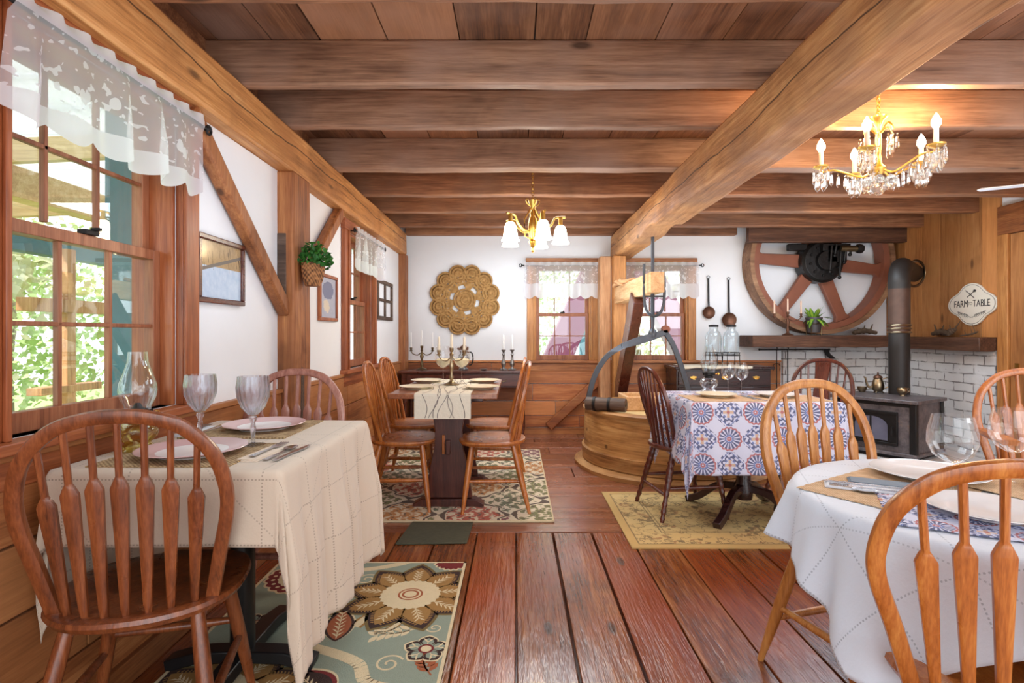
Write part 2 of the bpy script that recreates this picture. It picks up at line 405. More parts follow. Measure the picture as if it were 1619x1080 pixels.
def m_linen(name, col, dk, sp, off=(0, 0)):
    """plain linen with rows of drawn-thread hemstitch"""
    g = Mat(name); u, v, _ = g.xyz(g.co('UV')); u = u + off[0]; v = v + off[1]
    def row(a, b, wd=.0021):
        return ((a / sp).fract() - .5).abs().lt(wd / sp) * (b * 110.0).fract().lt(.5)
    du = (u + v) * .7071; dv = (u - v) * .7071
    m = row(u, v).mx(row(v, u)).mx(row(du * .5 + sp * .1, dv, .0010) * .7)
    nz = g.noise(g.vec(u, v, 0.0), 160, 3, .7); big = g.noise(g.vec(u, v, 0.0), 5, 4, .6)
    c = g.mix(nz * .35, col, tuple(q * .82 for q in col[:3]) + (1,))
    c = g.mix(m * .55, c, dk)
    return g.end(g.bsdf(c, .9, 0, g.bump(big * 1.2 + nz * .12, .35, .012), Sheen_Weight=.2))
M['linen_ivory'] = m_linen('ivory_linen', rgb(208, 190, 170), rgb(120, 104, 92), .17)
M['linen_white'] = m_linen('white_linen', rgb(222, 231, 243), rgb(130, 144, 160), .19, (.05, .02))

def m_mandala(name, cell, cream=False):
    g = Mat(name); u, v, _ = g.xyz(g.co('UV'))
    a, b = u / cell, v / cell
    fx, fy = a.fract() - .5, b.fract() - .5
    chk = (a.floor() + b.floor()).mod(2.0)
    rr = (fx * fx + fy * fy).pw(.5); th = fy.at2(fx)
    base = rgb(208, 212, 234); navy = rgb(44, 56, 112); blue = rgb(86, 110, 176); red = rgb(176, 84, 84); tan = rgb(208, 172, 140)
    pet = (th * 16.0).cos(); pet8 = (th * 8.0).cos()
    A = g.mix((rr + pet * .018).band(.39, .455), base, red)
    A = g.mix(rr.band(.15, .385) * (pet + (rr - .26).abs() * 3.0).gt(-.1), A, navy)
    A = g.mix((rr + pet8 * .02).band(.10, .165), A, blue)
    A = g.mix((rr + pet8 * .012).lt(.085), A, red)
    A = g.mix(rr.lt(.03), A, base)
    dm = (fx.abs() + fy.abs())
    lace = ((rr * 27.0 + pet8 * 1.7).sin() + (fx * 44.0).sin() * (fy * 44.0).sin() * .9 + (th * 16.0).cos() * .3).gt(.12)
    B = g.mix(lace * dm.lt(.66), base, navy)
    B = g.mix(rr.band(.17, .235) * (th * 8.0).cos().gt(-.3), B, blue)
    B = g.mix(rr.lt(.17), B, base)
    B = g.mix((fx.abs().mn(fy.abs()).lt(.05)) * rr.lt(.2), B, tan)
    B = g.mix(rr.lt(.06), B, red)
    B = g.mix(dm.band(.52, .56), B, blue)
    c = g.mix(chk, A, B)
    nz = g.noise(g.vec(u, v, 0.0), 150, 3)
    big = g.noise(g.vec(u, v, 0.0), 6, 3)
    return g.end(g.bsdf(g.mix(nz * .25, c, rgb(236, 238, 246)), .85, 0, g.bump(big, .3, .012)))
M['mandala'] = m_mandala('blue_mandala_print_cotton', .148)
M['mandala_mat'] = m_mandala('small_mandala_print', .085)

def m_trellis():
    g = Mat('trellis_rug_pile'); x, y, _ = g.xyz(g.co()); xo, yo = x, y
    x = x + (yo * 52.0).sin() * .008 + (g.noise(g.vec(xo, yo, 0.0), 13, 2) - .5) * .05; y = y + (xo * 52.0).sin() * .008 + (g.noise(g.vec(xo, yo, 4.0), 13, 2) - .5) * .05
    a, b = x * (1 / .44), y * (1 / .58)
    ca, cb = (a * 2 * PI).cos(), (b * 2 * PI).cos()
    f = ca + cb + (a * 4 * PI).cos() * .12
    cream = rgb(222, 206, 178); dark = rgb(62, 40, 36)
    i = ((a + .5).floor() * 3.1 + (b + .5).floor() * 5.7); j = (a.floor() * 4.3 + b.floor() * 2.9 + 1.7)
    pos = f.gt(0.0)
    hsh = ((i * pos + j * (1.0 - pos)) * .3571).sin() * 43.758
    hue = hsh.fract()
    colr = g.ramp(hue, [(0, rgb(110, 112, 64)), (.25, rgb(122, 52, 72)), (.45, rgb(176, 70, 52)), (.65, rgb(186, 120, 54)), (.85, rgb(92, 100, 70))])
    colr.k.node.color_ramp.interpolation = 'CONSTANT'
    s1 = ((x * 2 * PI / .11).sin() * (y * 2 * PI / .145).cos())
    s2 = ((x + y) * 2 * PI / .083).sin() * ((x - y) * 2 * PI / .083).sin()
    ara = (s1 + s2 * .8 + f.abs() * .25).gt(.38)
    core = f.abs().gt(1.05)
    c = g.mix(ara * f.abs().gt(.22), cream, colr)
    c = g.mix((s1 - s2).gt(.95) * f.abs().gt(.3), c, dark)
    c = g.mix(core * (s2 + s1 * .5).gt(-.1), c, colr)
    c = g.mix(f.abs().lt(.12), c, dark)
    nz = g.noise(g.co(), 220, 2)
    return g.end(g.bsdf(g.mix(nz * .3, c, rgb(200, 184, 160)), .95, 0, g.bump(nz, .4, .004)))
M['trellis'] = m_trellis()

def m_tanrug():
    g = Mat('gold_oriental_rug_pile'); x, y, _ = g.xyz(g.co())       # rug is 1.72 x 0.98, centred
    d = (x.abs() * -1.0 + .86).mn(y.abs() * -1.0 + .49)
    gold = rgb(198, 164, 104); pale = rgb(214, 186, 130); dk = rgb(100, 82, 60); br = rgb(150, 104, 70)
    v1 = g.n('TexVoronoi', 0, None, Vector=g.vec(x, y * 1.4, 0.0), Scale=7.5)
    n1 = g.noise(g.vec(x, y, 0.0), 26, 3); n2 = g.noise(g.vec(x, y, 0.0), 11, 4)
    flo = v1.lt(.42) * n1.gt(.50)
    c = g.mix(n2, gold, pale)
    c = g.mix(flo * .8, c, g.mix(n2.gt(.52), dk, br))
    c = g.mix(((n2 - .5).abs().lt(.015)) * .7, c, dk)
    c = g.mix(d.lt(.045), c, gold)
    c = g.mix(d.band(.045, .052).mx(d.band(.205, .212)).mx(d.band(.225, .230)) * .8, c, dk)
    nz = g.noise(g.co(), 240, 2)
    return g.end(g.bsdf(g.mix(nz * .25, c, gold), .95, 0, g.bump(nz, .4, .004)))
M['tanrug'] = m_tanrug()

def m_brick(name, rx):
    g = Mat(name); x, y, z = g.xyz(g.co())
    h = x if rx == 'x' else y
    w = g.noise(g.vec(h, z, 0.0), 7, 3); 
    nd = g.nt.nodes.new('ShaderNodeTexBrick')
    g.put(g.vec(h + w * .035, z + g.noise(g.vec(h, z, 5.0), 5, 3) * .03, 0.0), nd.inputs['Vector'])
    for k, val in (('Scale', 1.0), ('Brick Width', .22), ('Row Height', .084), ('Mortar Size', .0065), ('Mortar Smooth', .2)): nd.inputs[k].default_value = val
    nd.inputs['Color1'].default_value = rgb(226, 225, 224); nd.inputs['Color2'].default_value = rgb(212, 212, 212); nd.inputs['Mortar'].default_value = rgb(112, 106, 104)
    patch = g.noise(g.vec(h, z, 3.0), 9, 3)
    c = g.mix(((patch - .47) * 7.0).mx(0.0).mn(1.0) * .8 + .15, S(g, nd.outputs['Color']), rgb(222, 221, 221))
    sp = g.noise(g.vec(h, z * 2.0, 9.0), 24, 3).gt(.70)
    c = g.mix(sp * .6, c, rgb(128, 124, 124))
    return g.end(g.bsdf(c, .85, 0, g.bump(S(g, nd.outputs['Fac']) * -1.0 + w * .6, .6, .02)))
M['brick_x'] = m_brick('white_painted_brick', 'x'); M['brick_y'] = m_brick('white_painted_brick_side', 'y')

def m_weave(name, c1, c2, sc, bump=.6):
    g = Mat(name); co = g.co(); x, y, z = g.xyz(co)
    w = ((x * sc).sin() * ((y + z) * sc).sin()); n = g.noise(co, 40, 4)
    f = w * .25 + n
    return g.end(g.bsdf(g.ramp(f, [(.3, c1), (.7, c2)]), .9, 0, g.bump(f, bump, .006)))
M['jute'] = m_weave('jute_braid', rgb(128, 100, 68), rgb(196, 168, 126), 520)
M['doily'] = m_weave('golden_jute', rgb(138, 96, 48), rgb(206, 162, 102), 420)
M['placemat'] = m_weave('tan_woven_mat', rgb(182, 148, 112), rgb(222, 192, 156), 700, .3)
M['basket'] = m_weave('brown_wicker', rgb(92, 58, 34), rgb(178, 122, 76), 300)
M['runner'] = simple('cream_runner_cotton', rgb(226, 216, 196), .9, 0, .05, 60, .2)
M['runner_ink'] = simple('grey_vine_print', rgb(112, 98, 98), .9, 0, .1)

def m_winter():
    g = Mat('winter_landscape_print'); x, y, z = g.xyz(g.co('Generated'))
    n = g.noise(g.vec(x * 6.0, z * 3.0, 0.0), 2, 5, .7); st = g.noise(g.vec(x * 40.0 + z * 6.0, z * 2.0, 1.0), 1, 3)
    sky = g.mix(n, rgb(206, 176, 130), rgb(132, 104, 74)); ice = g.mix(n, rgb(148, 176, 208), rgb(222, 230, 240))
    c = g.mix(z.gt(.56), ice, sky); c = g.mix(st.gt(.62) * z.gt(.5), c, rgb(70, 58, 48)); c = g.mix((z - x * .35).band(.44, .5) , c, rgb(120, 112, 104))
    return g.end(g.bsdf(c, .12))
def m_portrait():
    g = Mat('faded_blue_portrait_print'); x, y, z = g.xyz(g.co('Generated')); n = g.noise(g.vec(x * 3.0, z * 5.0, 0.0), 2, 4)
    c = g.mix(n, rgb(166, 174, 196), rgb(196, 200, 214))
    d1 = ((x - .5) * (x - .5) * 5.0 + (z - .68) * (z - .68) * 12.0 + n * .8); c = g.mix(d1.lt(1.0), c, rgb(122, 132, 162))
    d2 = ((x - .45 + z * .2) * (x - .45 + z * .2) * 9.0 + (z - .30) * (z - .30) * 12.0 + n * 1.1); c = g.mix(d2.lt(.9), c, rgb(222, 212, 194))
    return g.end(g.bsdf(c, .2))
M['winter'] = m_winter(); M['portrait'] = m_portrait()

def m_stoveglass():
    g = Mat('sooty_stove_glass'); n = g.noise(g.co(), 6, 3)
    return g.end(g.bsdf(g.mix(n, rgb(70, 72, 92), rgb(120, 122, 140)), .08))
M['stoveglass'] = m_stoveglass()
def m_stove():
    g = Mat('mottled_soapstone'); n = g.noise(g.co(), 14, 5, .7); n2 = g.noise(g.co(), 40, 3)
    return g.end(g.bsdf(g.mix((n2 - .5) * 2.0, g.ramp(n, [(.3, rgb(66, 62, 66)), (.6, rgb(112, 104, 106)), (.75, rgb(140, 112, 92))]), rgb(60, 54, 54)), .4, .1, g.bump(n2, .2, .005)))
M['soapstone'] = m_stove()

# ---------------------------------------------------------------- the room
LX, RX_, BY = -1.25, 4.12, 6.02           # left wall, right wall, back wall
ZJ, ZC = 2.18, 2.374                      # underside of joists, underside of ceiling boards
FRONT = -1.6                              # the room goes on behind the photographer and is open there

def planks(mb, lo, hi, axis, bounds, z0, z1, maxlen=0, gap0=.004, jit=.0, chamf=.004):
    """boards along one axis (x or y) lying in z0..z1, with their own random number each"""
    for a, b in zip(bounds[:-1], bounds[1:]):
        cuts = [lo]
        if maxlen:
            t = lo + random.uniform(.4, 1) * maxlen
            while t < hi - .4: cuts.append(t); t += maxlen * random.uniform(.7, 1.1)
        cuts.append(hi)
        for c, d in zip(cuts[:-1], cuts[1:]):
            mb.pcur = random.uniform(.02, 1); q = random.uniform(-jit, jit); gap = gap0 * random.uniform(.3, 1.6)
            if axis == 'y': mb.bx(a + gap / 2, b - gap / 2, c, d - gap, z0, z1 + q)
            else: mb.bx(c, d - gap, a + gap / 2, b - gap / 2, z0, z1 + q)

mb = MB()
bx = [LX - .05 + i * .0 for i in range(1)]
xs = []; x = .026 - .215 * 6
while x < 4.3:
    xs.append(x); x += .2145 + random.uniform(-.012, .012)
planks(mb, FRONT, 3.02, 'y', xs, -.05, 0, 0, .007, .0012)
mb.cur = 1
ys = [3.02]
while ys[-1] < 6.1: ys.append(ys[-1] + random.uniform(.2, .3))
planks(mb, -1.4, 4.3, 'x', ys, -.05, 0, 2.4, .005, .0008)
mb.pcur = .5; mb.cur = 0; mb.bx(-1.5, 4.3, FRONT, 6.2, -.12, -.055)
fl = struct(mb.build('floor', [M['floor_y'], M['floor_x']], bevel=.003), 'worn wide reddish plank floor with dark gaps and a wet shine', 'floor')

mb = MB(); xs = [-1.5]
while xs[-1] < 4.3: xs.append(xs[-1] + random.uniform(.2, .34))
planks(mb, FRONT, 6.1, 'y', xs, ZC, ZC + .03, 0, .006, .002)
mb.pcur = .3; mb.bx(-1.5, 4.3, FRONT, 6.1, ZC + .035, ZC + .06)  # unseen slab added above the boards to stop light leaking through gaps
struct(mb.build('ceiling', M['ceil']), 'dark wooden ceiling boards above the joists', 'ceiling')

def wall_holes(name, u0, u1, z0, z1, holes, th, Mx, mat, label):
    """a wall slab with rectangular openings; local x along it, y into it"""
    us = sorted({u0, u1, *[h[0] for h in holes], *[h[1] for h in holes]}); zs = sorted({z0, z1, *[h[2] for h in holes], *[h[3] for h in holes]})
    mb = MB(); inh = lambda u, z: any(h[0] < u < h[1] and h[2] < z < h[3] for h in holes)
    for a, b in zip(us[:-1], us[1:]):
        for c, d in zip(zs[:-1], zs[1:]):
            if not inh((a + b) / 2, (c + d) / 2): mb.bx(a, b, 0, th, c, d, Mx)
    return struct(mb.build(name, mat, weld=False), label, 'wall')
ML = T(LX, 0, 0) @ RZ(PI / 2)            # left wall: local x runs towards the back, local y goes outside
MBK = T(0, BY, 0)
W1, W2 = (1.31, 2.0, .84, 1.90), (3.99, 4.71, .84, 1.86)
B1, B2 = (.212, .832, .81, 1.86), (1.285, 1.905, .81, 1.86)
wall_holes('wall_left', FRONT, BY, 0, 1.957, [W1, W2], .15, ML, M['plaster'], 'white plaster left wall between the timber posts')
mb = MB(); mb.bx(LX - .15, LX - .09, FRONT, BY, 1.957, ZC)
struct(mb.build('wall_left_upper', M['joist_red']), 'dark boarding between the joists above the left beam', 'wall')
wall_holes('wall_back', LX - .15, RX_ + .15, 0, ZC, [B1, B2], .15, MBK, M['plaster'], 'white plaster back wall with two windows')
mb = MB(); mb.bx(RX_, RX_ + .12, FRONT, BY, 0, ZC)
struct(mb.build('wall_right', M['plaster']), 'right wall behind the planks and brick', 'wall')

# wainscot: wide level boards below the windows
mb = MB(); zb = [.03, .2, .4, .58, .79]
def wains(mb, u0, u1, Mx, zs, cut):
    for a, b in zip(zs[:-1], zs[1:]):
        t = u0
        while t < u1 - .01:
            e = min(u1, t + random.uniform(.9, 2.2)); e = u1 if u1 - e < .3 else e
            mb.pcur = random.uniform(.02, 1); mb.bx(t + .002, e - .002, -.02, 0, a + .003, b - .003, Mx); t = e
    mb.pcur = .4; mb.bx(u0, u1, -.03, 0, zs[-1], zs[-1] + .022, Mx)
wains(mb, FRONT, BY, ML, zb, 0)
struct(mb.build('wall_left_wainscot', M['wains_y'], bevel=.003), 'level brown board wainscot along the left wall', 'wall')
mb = MB(); wains(mb, LX + .03, 2.93, MBK, [.07, .2, .36, .55, .785], 0)
struct(mb.build('wall_back_wainscot', M['wains_x'], bevel=.003), 'level brown board wainscot along the back wall', 'wall')
mb = MB(); mb.bx(LX + .02, 2.93, BY - .045, BY - .02, 0, .07)
struct(mb.build('baseboard_back', M['trim_gold_x'], bevel=.003), 'narrow golden baseboard under the back wainscot', 'baseboard')
mb = MB(); mb.bx(LX + .02, LX + .042, FRONT, BY - .05, 0, .08)
struct(mb.build('baseboard_left', M['wains_y'], bevel=.003), 'brown baseboard along the left wall', 'baseboard')

# brick fire corner
mb = MB(); mb.bx(2.94, RX_, BY - .05, BY, 0, .96)
struct(mb.build('wall_brick_back', M['brick_x']), 'white painted brick under the mantel on the back wall', 'wall')
mb = MB(); mb.bx(RX_ - .05, RX_, 4.61, BY - .05, 0, .96)
struct(mb.build('wall_brick_right', M['brick_y']), 'white painted brick beside the stove on the right wall', 'wall')
mb = MB(); y = 4.6
while y < BY - .02:
    w = random.uniform(.17, .27); e = min(BY - .005, y + w); mb.pcur = random.uniform(.02, 1); mb.bx(RX_ - .02, RX_, y + .002, e - .002, 1.07, ZC); y = e
struct(mb.build('wall_right_planks', M['wallplank'], bevel=.002), 'upright golden planks above the mantel on the right wall', 'wall')
mb = MB(); mb.bx(2.75, RX_ - .05, 4.2, BY - .05, 0, .05)
struct(mb.build('floor_hearth', M['brick_x'], bevel=.004), 'low hearth slab under the wood stove', 'floor')

# joists
J = [(1.70, .08, .20, 'joist_red'), (2.35, .06, .2, 'joist'), (2.83, .06, .2, 'joist'), (3.53, .12, .2, 'joist'), (4.22, .09, .2, 'joist_red'), (4.81, .08, .2, 'joist_red'), (5.46, .08, .2, 'joist_red'), (.9, .09, .2, 'joist'), (.1, .09, .2, 'joist'), (-.7, .09, .2, 'joist')]
nm = ['second from the camera', 'third from the camera, broad and pale', 'fourth from the camera', 'behind the crystal chandelier, thick and dark', 'in front of the gold chandelier chain', 'behind the gold chandelier', 'next to the plate along the back wall', 'overhead', 'above the camera', 'behind the camera']
for (y, w, h, m), t in zip(J, nm):
    mb = MB(); n = 40
    ph = random.uniform(0, 9)
    sag = lambda t, a: .0022 * math.sin(t * 5 + ph + a) + .0016 * math.sin(t * 13 + a)
    pth = [Vector((-1.36 + (RX_ - .01 + 1.36) * i / n, y + w / 2, (ZJ + ZC) / 2)) for i in range(n + 1)]
    hz = (ZC - ZJ) / 2
    mb.sweep(pth, lambda i, t: [(-w / 2 + sag(t * 6, 0) * .5, -hz + sag(t * 6, 1)), (w / 2 + sag(t * 6, 4) * .5, -hz + sag(t * 6, 1)), (w / 2, hz), (-w / 2, hz)])
    struct(mb.build('ceiling_joist', M[m], bevel=.008), 'rough sawn ceiling joist, ' + t, 'joist')
mb = MB(); mb.bx(-1.2, 2.42, 5.93, BY - .005, ZJ, ZC)
struct(mb.build('ceiling_plate', M['joist_red'], bevel=.008), 'wooden plate along the top of the back wall', 'joist')
mb = MB(); mb.bx(2.44, RX_ - .02, 5.69, 5.76, 2.06, ZC)  # added timber; its dark tone stands for shadowed joist undersides
struct(mb.build('ceiling_plate', M['mantel'], bevel=.008), 'added dark timber standing for the shaded joist underside above the big wheel', 'joist')

def hewn(name, p, q, w, h, mat, label, amp=.008, cat='beam', notch=None, n=48, up=(0, 0, 1)):
    """a hand-hewn timber between two points, with an uneven surface"""
    mb = MB(); p, q = Vector(p), Vector(q); L = (q - p).length; rs = [random.uniform(0, 9) for _ in range(8)]
    def pr(i, t):
        o = []
        for k, (a, b) in enumerate(((-1, -1), (1, -1), (1, 1), (-1, 1))):
            d1 = amp * (math.sin(t * L * 3.1 + rs[k]) + .6 * math.sin(t * L * 8.3 + rs[k + 4]))
            d2 = amp * (math.sin(t * L * 2.7 + rs[k] * 2) + .6 * math.sin(t * L * 9.1 + rs[7 - k]))
            z = b * h / 2 + d2 * (1 if b < 0 else .3)
            if notch and b < 0 and notch[0] < t < notch[1]: z += notch[2]
            o.append((a * w / 2 + d1, z))
        return o
    mb.sweep([p.lerp(q, i / n) for i in range(n + 1)], pr, up)
    return struct(mb.build(name, M[mat] if isinstance(mat, str) else mat, bevel=.012), label, cat)
hewn('ceiling_beam', (-1.285, FRONT, 2.068), (-1.285, 5.86, 2.068), .225, .222, 'beam', 'hand-hewn timber beam running along the left wall', .0028)
hewn('ceiling_beam', (1.155, FRONT, 2.05), (1.155, 6.0, 2.05), .21, .25, 'beam_pink', 'massive hand-hewn timber beam crossing the room to the back wall', .0045, notch=(.76, .80, .03))
po = hewn('timber_post', (-1.222, 2.97, 0), (-1.222, 2.97, 1.96), .118, .23, 'beam_z', 'square hewn post with a hanging plant on the left wall', .003, 'post', up=(0, 1, 0))
mb = MB(); mb.bx(-.03, .02, -.1185, -.10, 1.30, 1.63); mb.bx(.048, .0605, -.02, .03, .5, 1.15); mb.build('mortise_shade', M['barrel_dark'], po, bevel=.006)  # dark flush boxes; the recess shade is put into their colour
hewn('timber_post', (-1.235, 5.9, 0), (-1.235, 5.9, 1.96), .115, .17, 'beam_z', 'slim post in the left back corner', .002, 'post', up=(0, 1, 0))
hewn('timber_post', (.96, 5.88, 0), (.96, 5.88, 1.93), .12, .17, 'oldpost', 'pale checked post between the two back windows', .003, 'post', up=(0, 1, 0))
hewn('timber_brace', (-1.215, 2.02, 1.93), (-1.215, 2.87, 1.22), .058, .075, 'beam_z', 'thin slanting brace above the framed winter picture', .001, 'brace', up=(0, .7, .7))
hewn('timber_brace', (-1.215, 3.76, 1.95), (-1.215, 3.07, 1.36), .058, .075, 'beam_z', 'thin slanting brace behind the hanging plant', .001, 'brace', up=(0, .7, -.7))
hewn('timber_brace', (.36, 5.955, .08), (.94, 5.955, .62), .05, .1, 'wains_x', 'slanting plank brace leaning low against the back wainscot', .002, 'brace')
# ---------------------------------------------------------------- windows (local x along the wall, y outwards, z up)
def window(name, hole, Mx, rail, gold, label, cas=.1, head=True, stool=True):
    u0, u1, z0, z1 = hole; tz, tx = ('trim_gold_z', 'trim_gold_x') if gold else ('trim_z', 'trim_x')
    w = bpy.data.objects.new(name, None); C.objects.link(w); w.matrix_world = Mx @ T((u0 + u1) / 2, 0, 0)
    w['kind'] = 'structure'; w['label'] = label; w['category'] = 'window'
    h = (u1 - u0) / 2
    mb = MB()
    for s in (-1, 1):
        a, b = sorted((s * h, s * (h + cas)))
        mb.bx(a, b, -.028, 0, z0 - .0, z1)
        a, b = sorted((s * h, s * (h + .016))); mb.bx(a, b, -.04, -.028, z0, z1)
        a, b = sorted((s * (h - .018), s * h)); mb.bx(a, b, 0, .15, z0, z1)
    mb.build('side_casing', M[tz], w, bevel=.003)
    mb = MB(); mb.bx(-h - cas - .012, h + cas + .012, -.034, 0, z1, z1 + (.075 if head else .05)); mb.bx(-h, h, 0, .15, z1 - .018, z1)
    mb.build('head_casing', M[tx], w, bevel=.003)
    mb = MB(); mb.bx(-h - cas - .02, h + cas + .02, -.06, 0, z0 - .03, z0); mb.bx(-h, h, 0, .16, z0 - .03, z0)
    mb.bx(-h - cas, h + cas, -.024, 0, z0 - .12, z0 - .03)
    mb.build('window_sill', M[tx], w, bevel=.004)
    def sash(nm, y, a, b):
        mb = MB(); st = .035; x0, x1 = -h + .018, h - .018
        mb.bx(x0, x0 + st, y, y + .035, a, b); mb.bx(x1 - st, x1, y, y + .035, a, b)
        mb.bx(x0 + st, x1 - st, y, y + .035, a, a + .055 if nm == 'lower_sash' else a + .035)
        mb.bx(x0 + st, x1 - st, y, y + .035, b - .035, b)
        g0, g1 = x0 + st, x1 - st
        for k in (1, 2):
            xm = g0 + (g1 - g0) * k / 3; mb.bx(xm - .0065, xm + .0065, y + .008, y + .026, a + .05, b - .03)
        zm = (a + b) / 2 + .008; mb.bx(g0, g1, y + .008, y + .026, zm - .0065, zm + .0065)
        f = mb.build(nm, M['sash'], w, bevel=.002)
        mb = MB(); mb.bx(g0 - .004, g1 + .004, y + .016, y + .019, a + .03, b - .03); mb.build('pane', M['pane'], f)
    sash('lower_sash', .045, z0, rail); sash('upper_sash', .085, rail - .03, z1 - .018)
    mb = MB(); mb.cbox((0, .05, rail + .008), (.05, .03, .016)); mb.cbox((.012, .035, rail + .02), (.012, .03, .01)); mb.build('sash_lock', M['iron'], w, bevel=.002)
    return w
window('window_1', W1, ML, 1.40, False, 'large six over six window with wood casing beside the front left table', .105)
window('window_2', W2, ML, 1.37, False, 'narrow seen six over six window in the far part of the left wall', .095)
window('window_3', B1, MBK, 1.33, True, 'left window of the back wall, red slanting timber outside', .085)
window('window_4', B2, MBK, 1.33, True, 'right window of the back wall behind the millstone crane', .085)

def valance(u0, u1, zr, zb, Mx, label, rlabel, n=9, dep=.075, ext=.03):
    """a lace valance gathered on a rod; two things: the rod with its finials, and the lace"""
    rod = thing('curtain_rod', rlabel, 'curtain rod', Mx @ Vector(((u0 + u1) / 2, -dep, zr)), Mx.to_euler().z)
    L = (u1 - u0) / 2 + ext
    mb = MB(); mb.tube([(-L, 0, 0), (L, 0, 0)], .006, 8); mb.build('rod', M['iron'], rod)
    for s in (-1, 1):
        mb = MB(); mb.tube([(s * L + .016 * math.cos(t * PI / 6) * 1 + s * .014, 0, .016 * math.sin(t * PI / 6)) for t in range(12)], .005, 6, up=(0, 1, 0), closed=True); mb.ball((s * L, 0, 0), .01)
        mb.tube([(s * (L - .02), 0, 0), (s * (L - .02), dep - .03, 0)], .005, 6)
        mb.build('finial', M['iron'], rod)
    W = u1 - u0; nu, nv = 150, 16; mb = MB(); mb.uv = []
    ph = [random.uniform(0, 6) for _ in range(4)]
    hh = zr + .035 - zb
    def fn(a, b):
        x = (a - .5) * W * (1 + .03 * b); sc = (1 - abs(math.sin(a * PI * n * 1.0))) * .03 * (b > .9) * (b - .9) * 10
        z = .035 - b * (hh - sc)
        amp = .010 + .030 * min(1, b * 1.6)
        y = amp * math.sin(a * W * 42 + ph[0]) * (.6 + .4 * math.sin(a * W * 13 + ph[1])) + .010 * b * math.sin(a * W * 9 + ph[2])
        if .03 < b < .17: y = -.009
        if b <= .03: y = -.004 + .012 * math.sin(a * W * 70 + ph[0])
        mb.uv.append((a * W * 1.5, b * hh))
        return Vector((x, y - .0, z))
    mb.grid(fn, nu, nv)
    o = mb.build('lace_valance', M['lace'], None, 60, loc=Mx @ Vector(((u0 + u1) / 2, -dep, zr)))
    o.rotation_euler = (0, 0, Mx.to_euler().z); tag(o, label, 'valance')
valance(1.27, 2.04, 1.88, 1.605, ML, 'white lace valance over the large window beside the front left table', 'dark iron rod with ring finials above the large front left window', 6)
valance(4.02, 4.86, 1.86, 1.57, ML, 'white lace valance over the far window in the left wall', 'thin dark rod holding the valance of the far left wall window', 6)
valance(.10, .94, 1.85, 1.485, MBK, 'white lace valance over the left back window', 'dark rod with ring finials over the left back window', 7)
valance(1.21, 2.0, 1.85, 1.485, MBK, 'white lace valance over the right back window behind the crane', 'dark rod with ring finials over the right back window', 7)

# door and its surround on the right wall, nearer than the planks
mb = MB(); mb.bx(RX_ - .05, RX_, 4.50, 4.60, 0, 1.93); mb.bx(RX_ - .05, RX_, 3.55, 3.65, 0, 1.93)
struct(mb.build('trim_1', M['trim_gold_z'], bevel=.004), 'golden upright trim at the edge of the brick', 'trim')
mb = MB(); mb.bx(RX_ - .05, RX_, 3.4, 4.60, 1.93, 2.17)
struct(mb.build('trim_2', M['wains_y'], bevel=.006), 'brown wooden header above the plank door on the right', 'trim')
d = bpy.data.objects.new('door_1', None); C.objects.link(d); d.location = (RX_, 4.07, 0); struct(d, 'golden plank door in the right wall with a brass latch', 'door')
mb = MB()
for k in range(5):
    mb.pcur = random.uniform(.1, 1); mb.bx(-.03, 0, -.42 + k * .17, -.42 + (k + 1) * .17 - .004, .02, 1.925)
mb.build('door_panel', M['wallplank'], d, bevel=.003)
mb = MB(); mb.cbox((-.034, .36, .8), (.008, .035, .12)); mb.tube([(-.035, .36, .8), (-.06, .36, .8), (-.065, .36, .775)], .007, 8); mb.ball((-.06, .36, .8), .014)
mb.build('latch', M['brass'], d)

# ---------------------------------------------------------------- outside
mb = MB(); mb.bx(-16, -1.6, -6, 16, -.5, -.4); mb.bx(-1.6, 14, 6.4, 18, -.5, -.4)
struct(mb.build('ground', M['grass']), 'bright sunlit grass outside the windows', 'ground')
mb = MB()
for k in range(26):
    y = -1 + k * .36; mb.bx(-4.6, -1.45, y, y + .3, 2.32, 2.34); mb.bx(-4.6, -1.45, y + .3, y + .36, 2.34, 2.36)
tag(mb.build('porch_roof', M['porch_roof']), 'white ribbed metal porch roof seen through the left windows', 'porch roof')
for i, y in enumerate((.7, 1.95, 3.2, 4.45, 5.7)):
    mb = MB(); mb.bar((-4.6, y, 2.1), (-1.5, y, 2.24), .05, .14, (0, 0, 1))
    tag(mb.build('porch_rafter', M['pine'], bevel=.004), 'pale pine rafter under the white porch roof outside', 'rafter', 'porch rafters')
mb = MB(); mb.bx(-3.15, -3.02, -1, 8, 1.93, 2.12)
tag(mb.build('porch_beam', M['pine'], bevel=.004), 'long pine beam carrying the porch rafters', 'beam')
mb = MB(); mb.bx(-4.65, -4.5, -1, 8, 1.86, 2.06)
tag(mb.build('porch_fascia', M['teal'], bevel=.004), 'teal painted edge board of the porch seen through the front left window', 'board')
for y, l in ((2.62, 'teal porch post close outside the front left window'), (4.9, 'teal porch post outside the far left window')):
    mb = MB(); mb.bx(-1.98, -1.78, y, y + .16, -.4, 2.3); mb.bx(-2.0, -1.76, y - .02, y + .18, -.4, -.2); tag(mb.build('porch_post', M['teal'], bevel=.006), l, 'post')
mb = MB(); mb.bx(-4.3, -4.2, 5.1, 5.2, -.4, 1.9); mb.bx(-4.32, -4.18, 4.7, 5.6, 1.30, 1.42); mb.bx(-4.32, -4.18, 4.8, 5.5, .55, .62)
tag(mb.build('garden_post', M['oldpost'], bevel=.005), 'weathered post with cross boards in the garden outside the front left window', 'post')
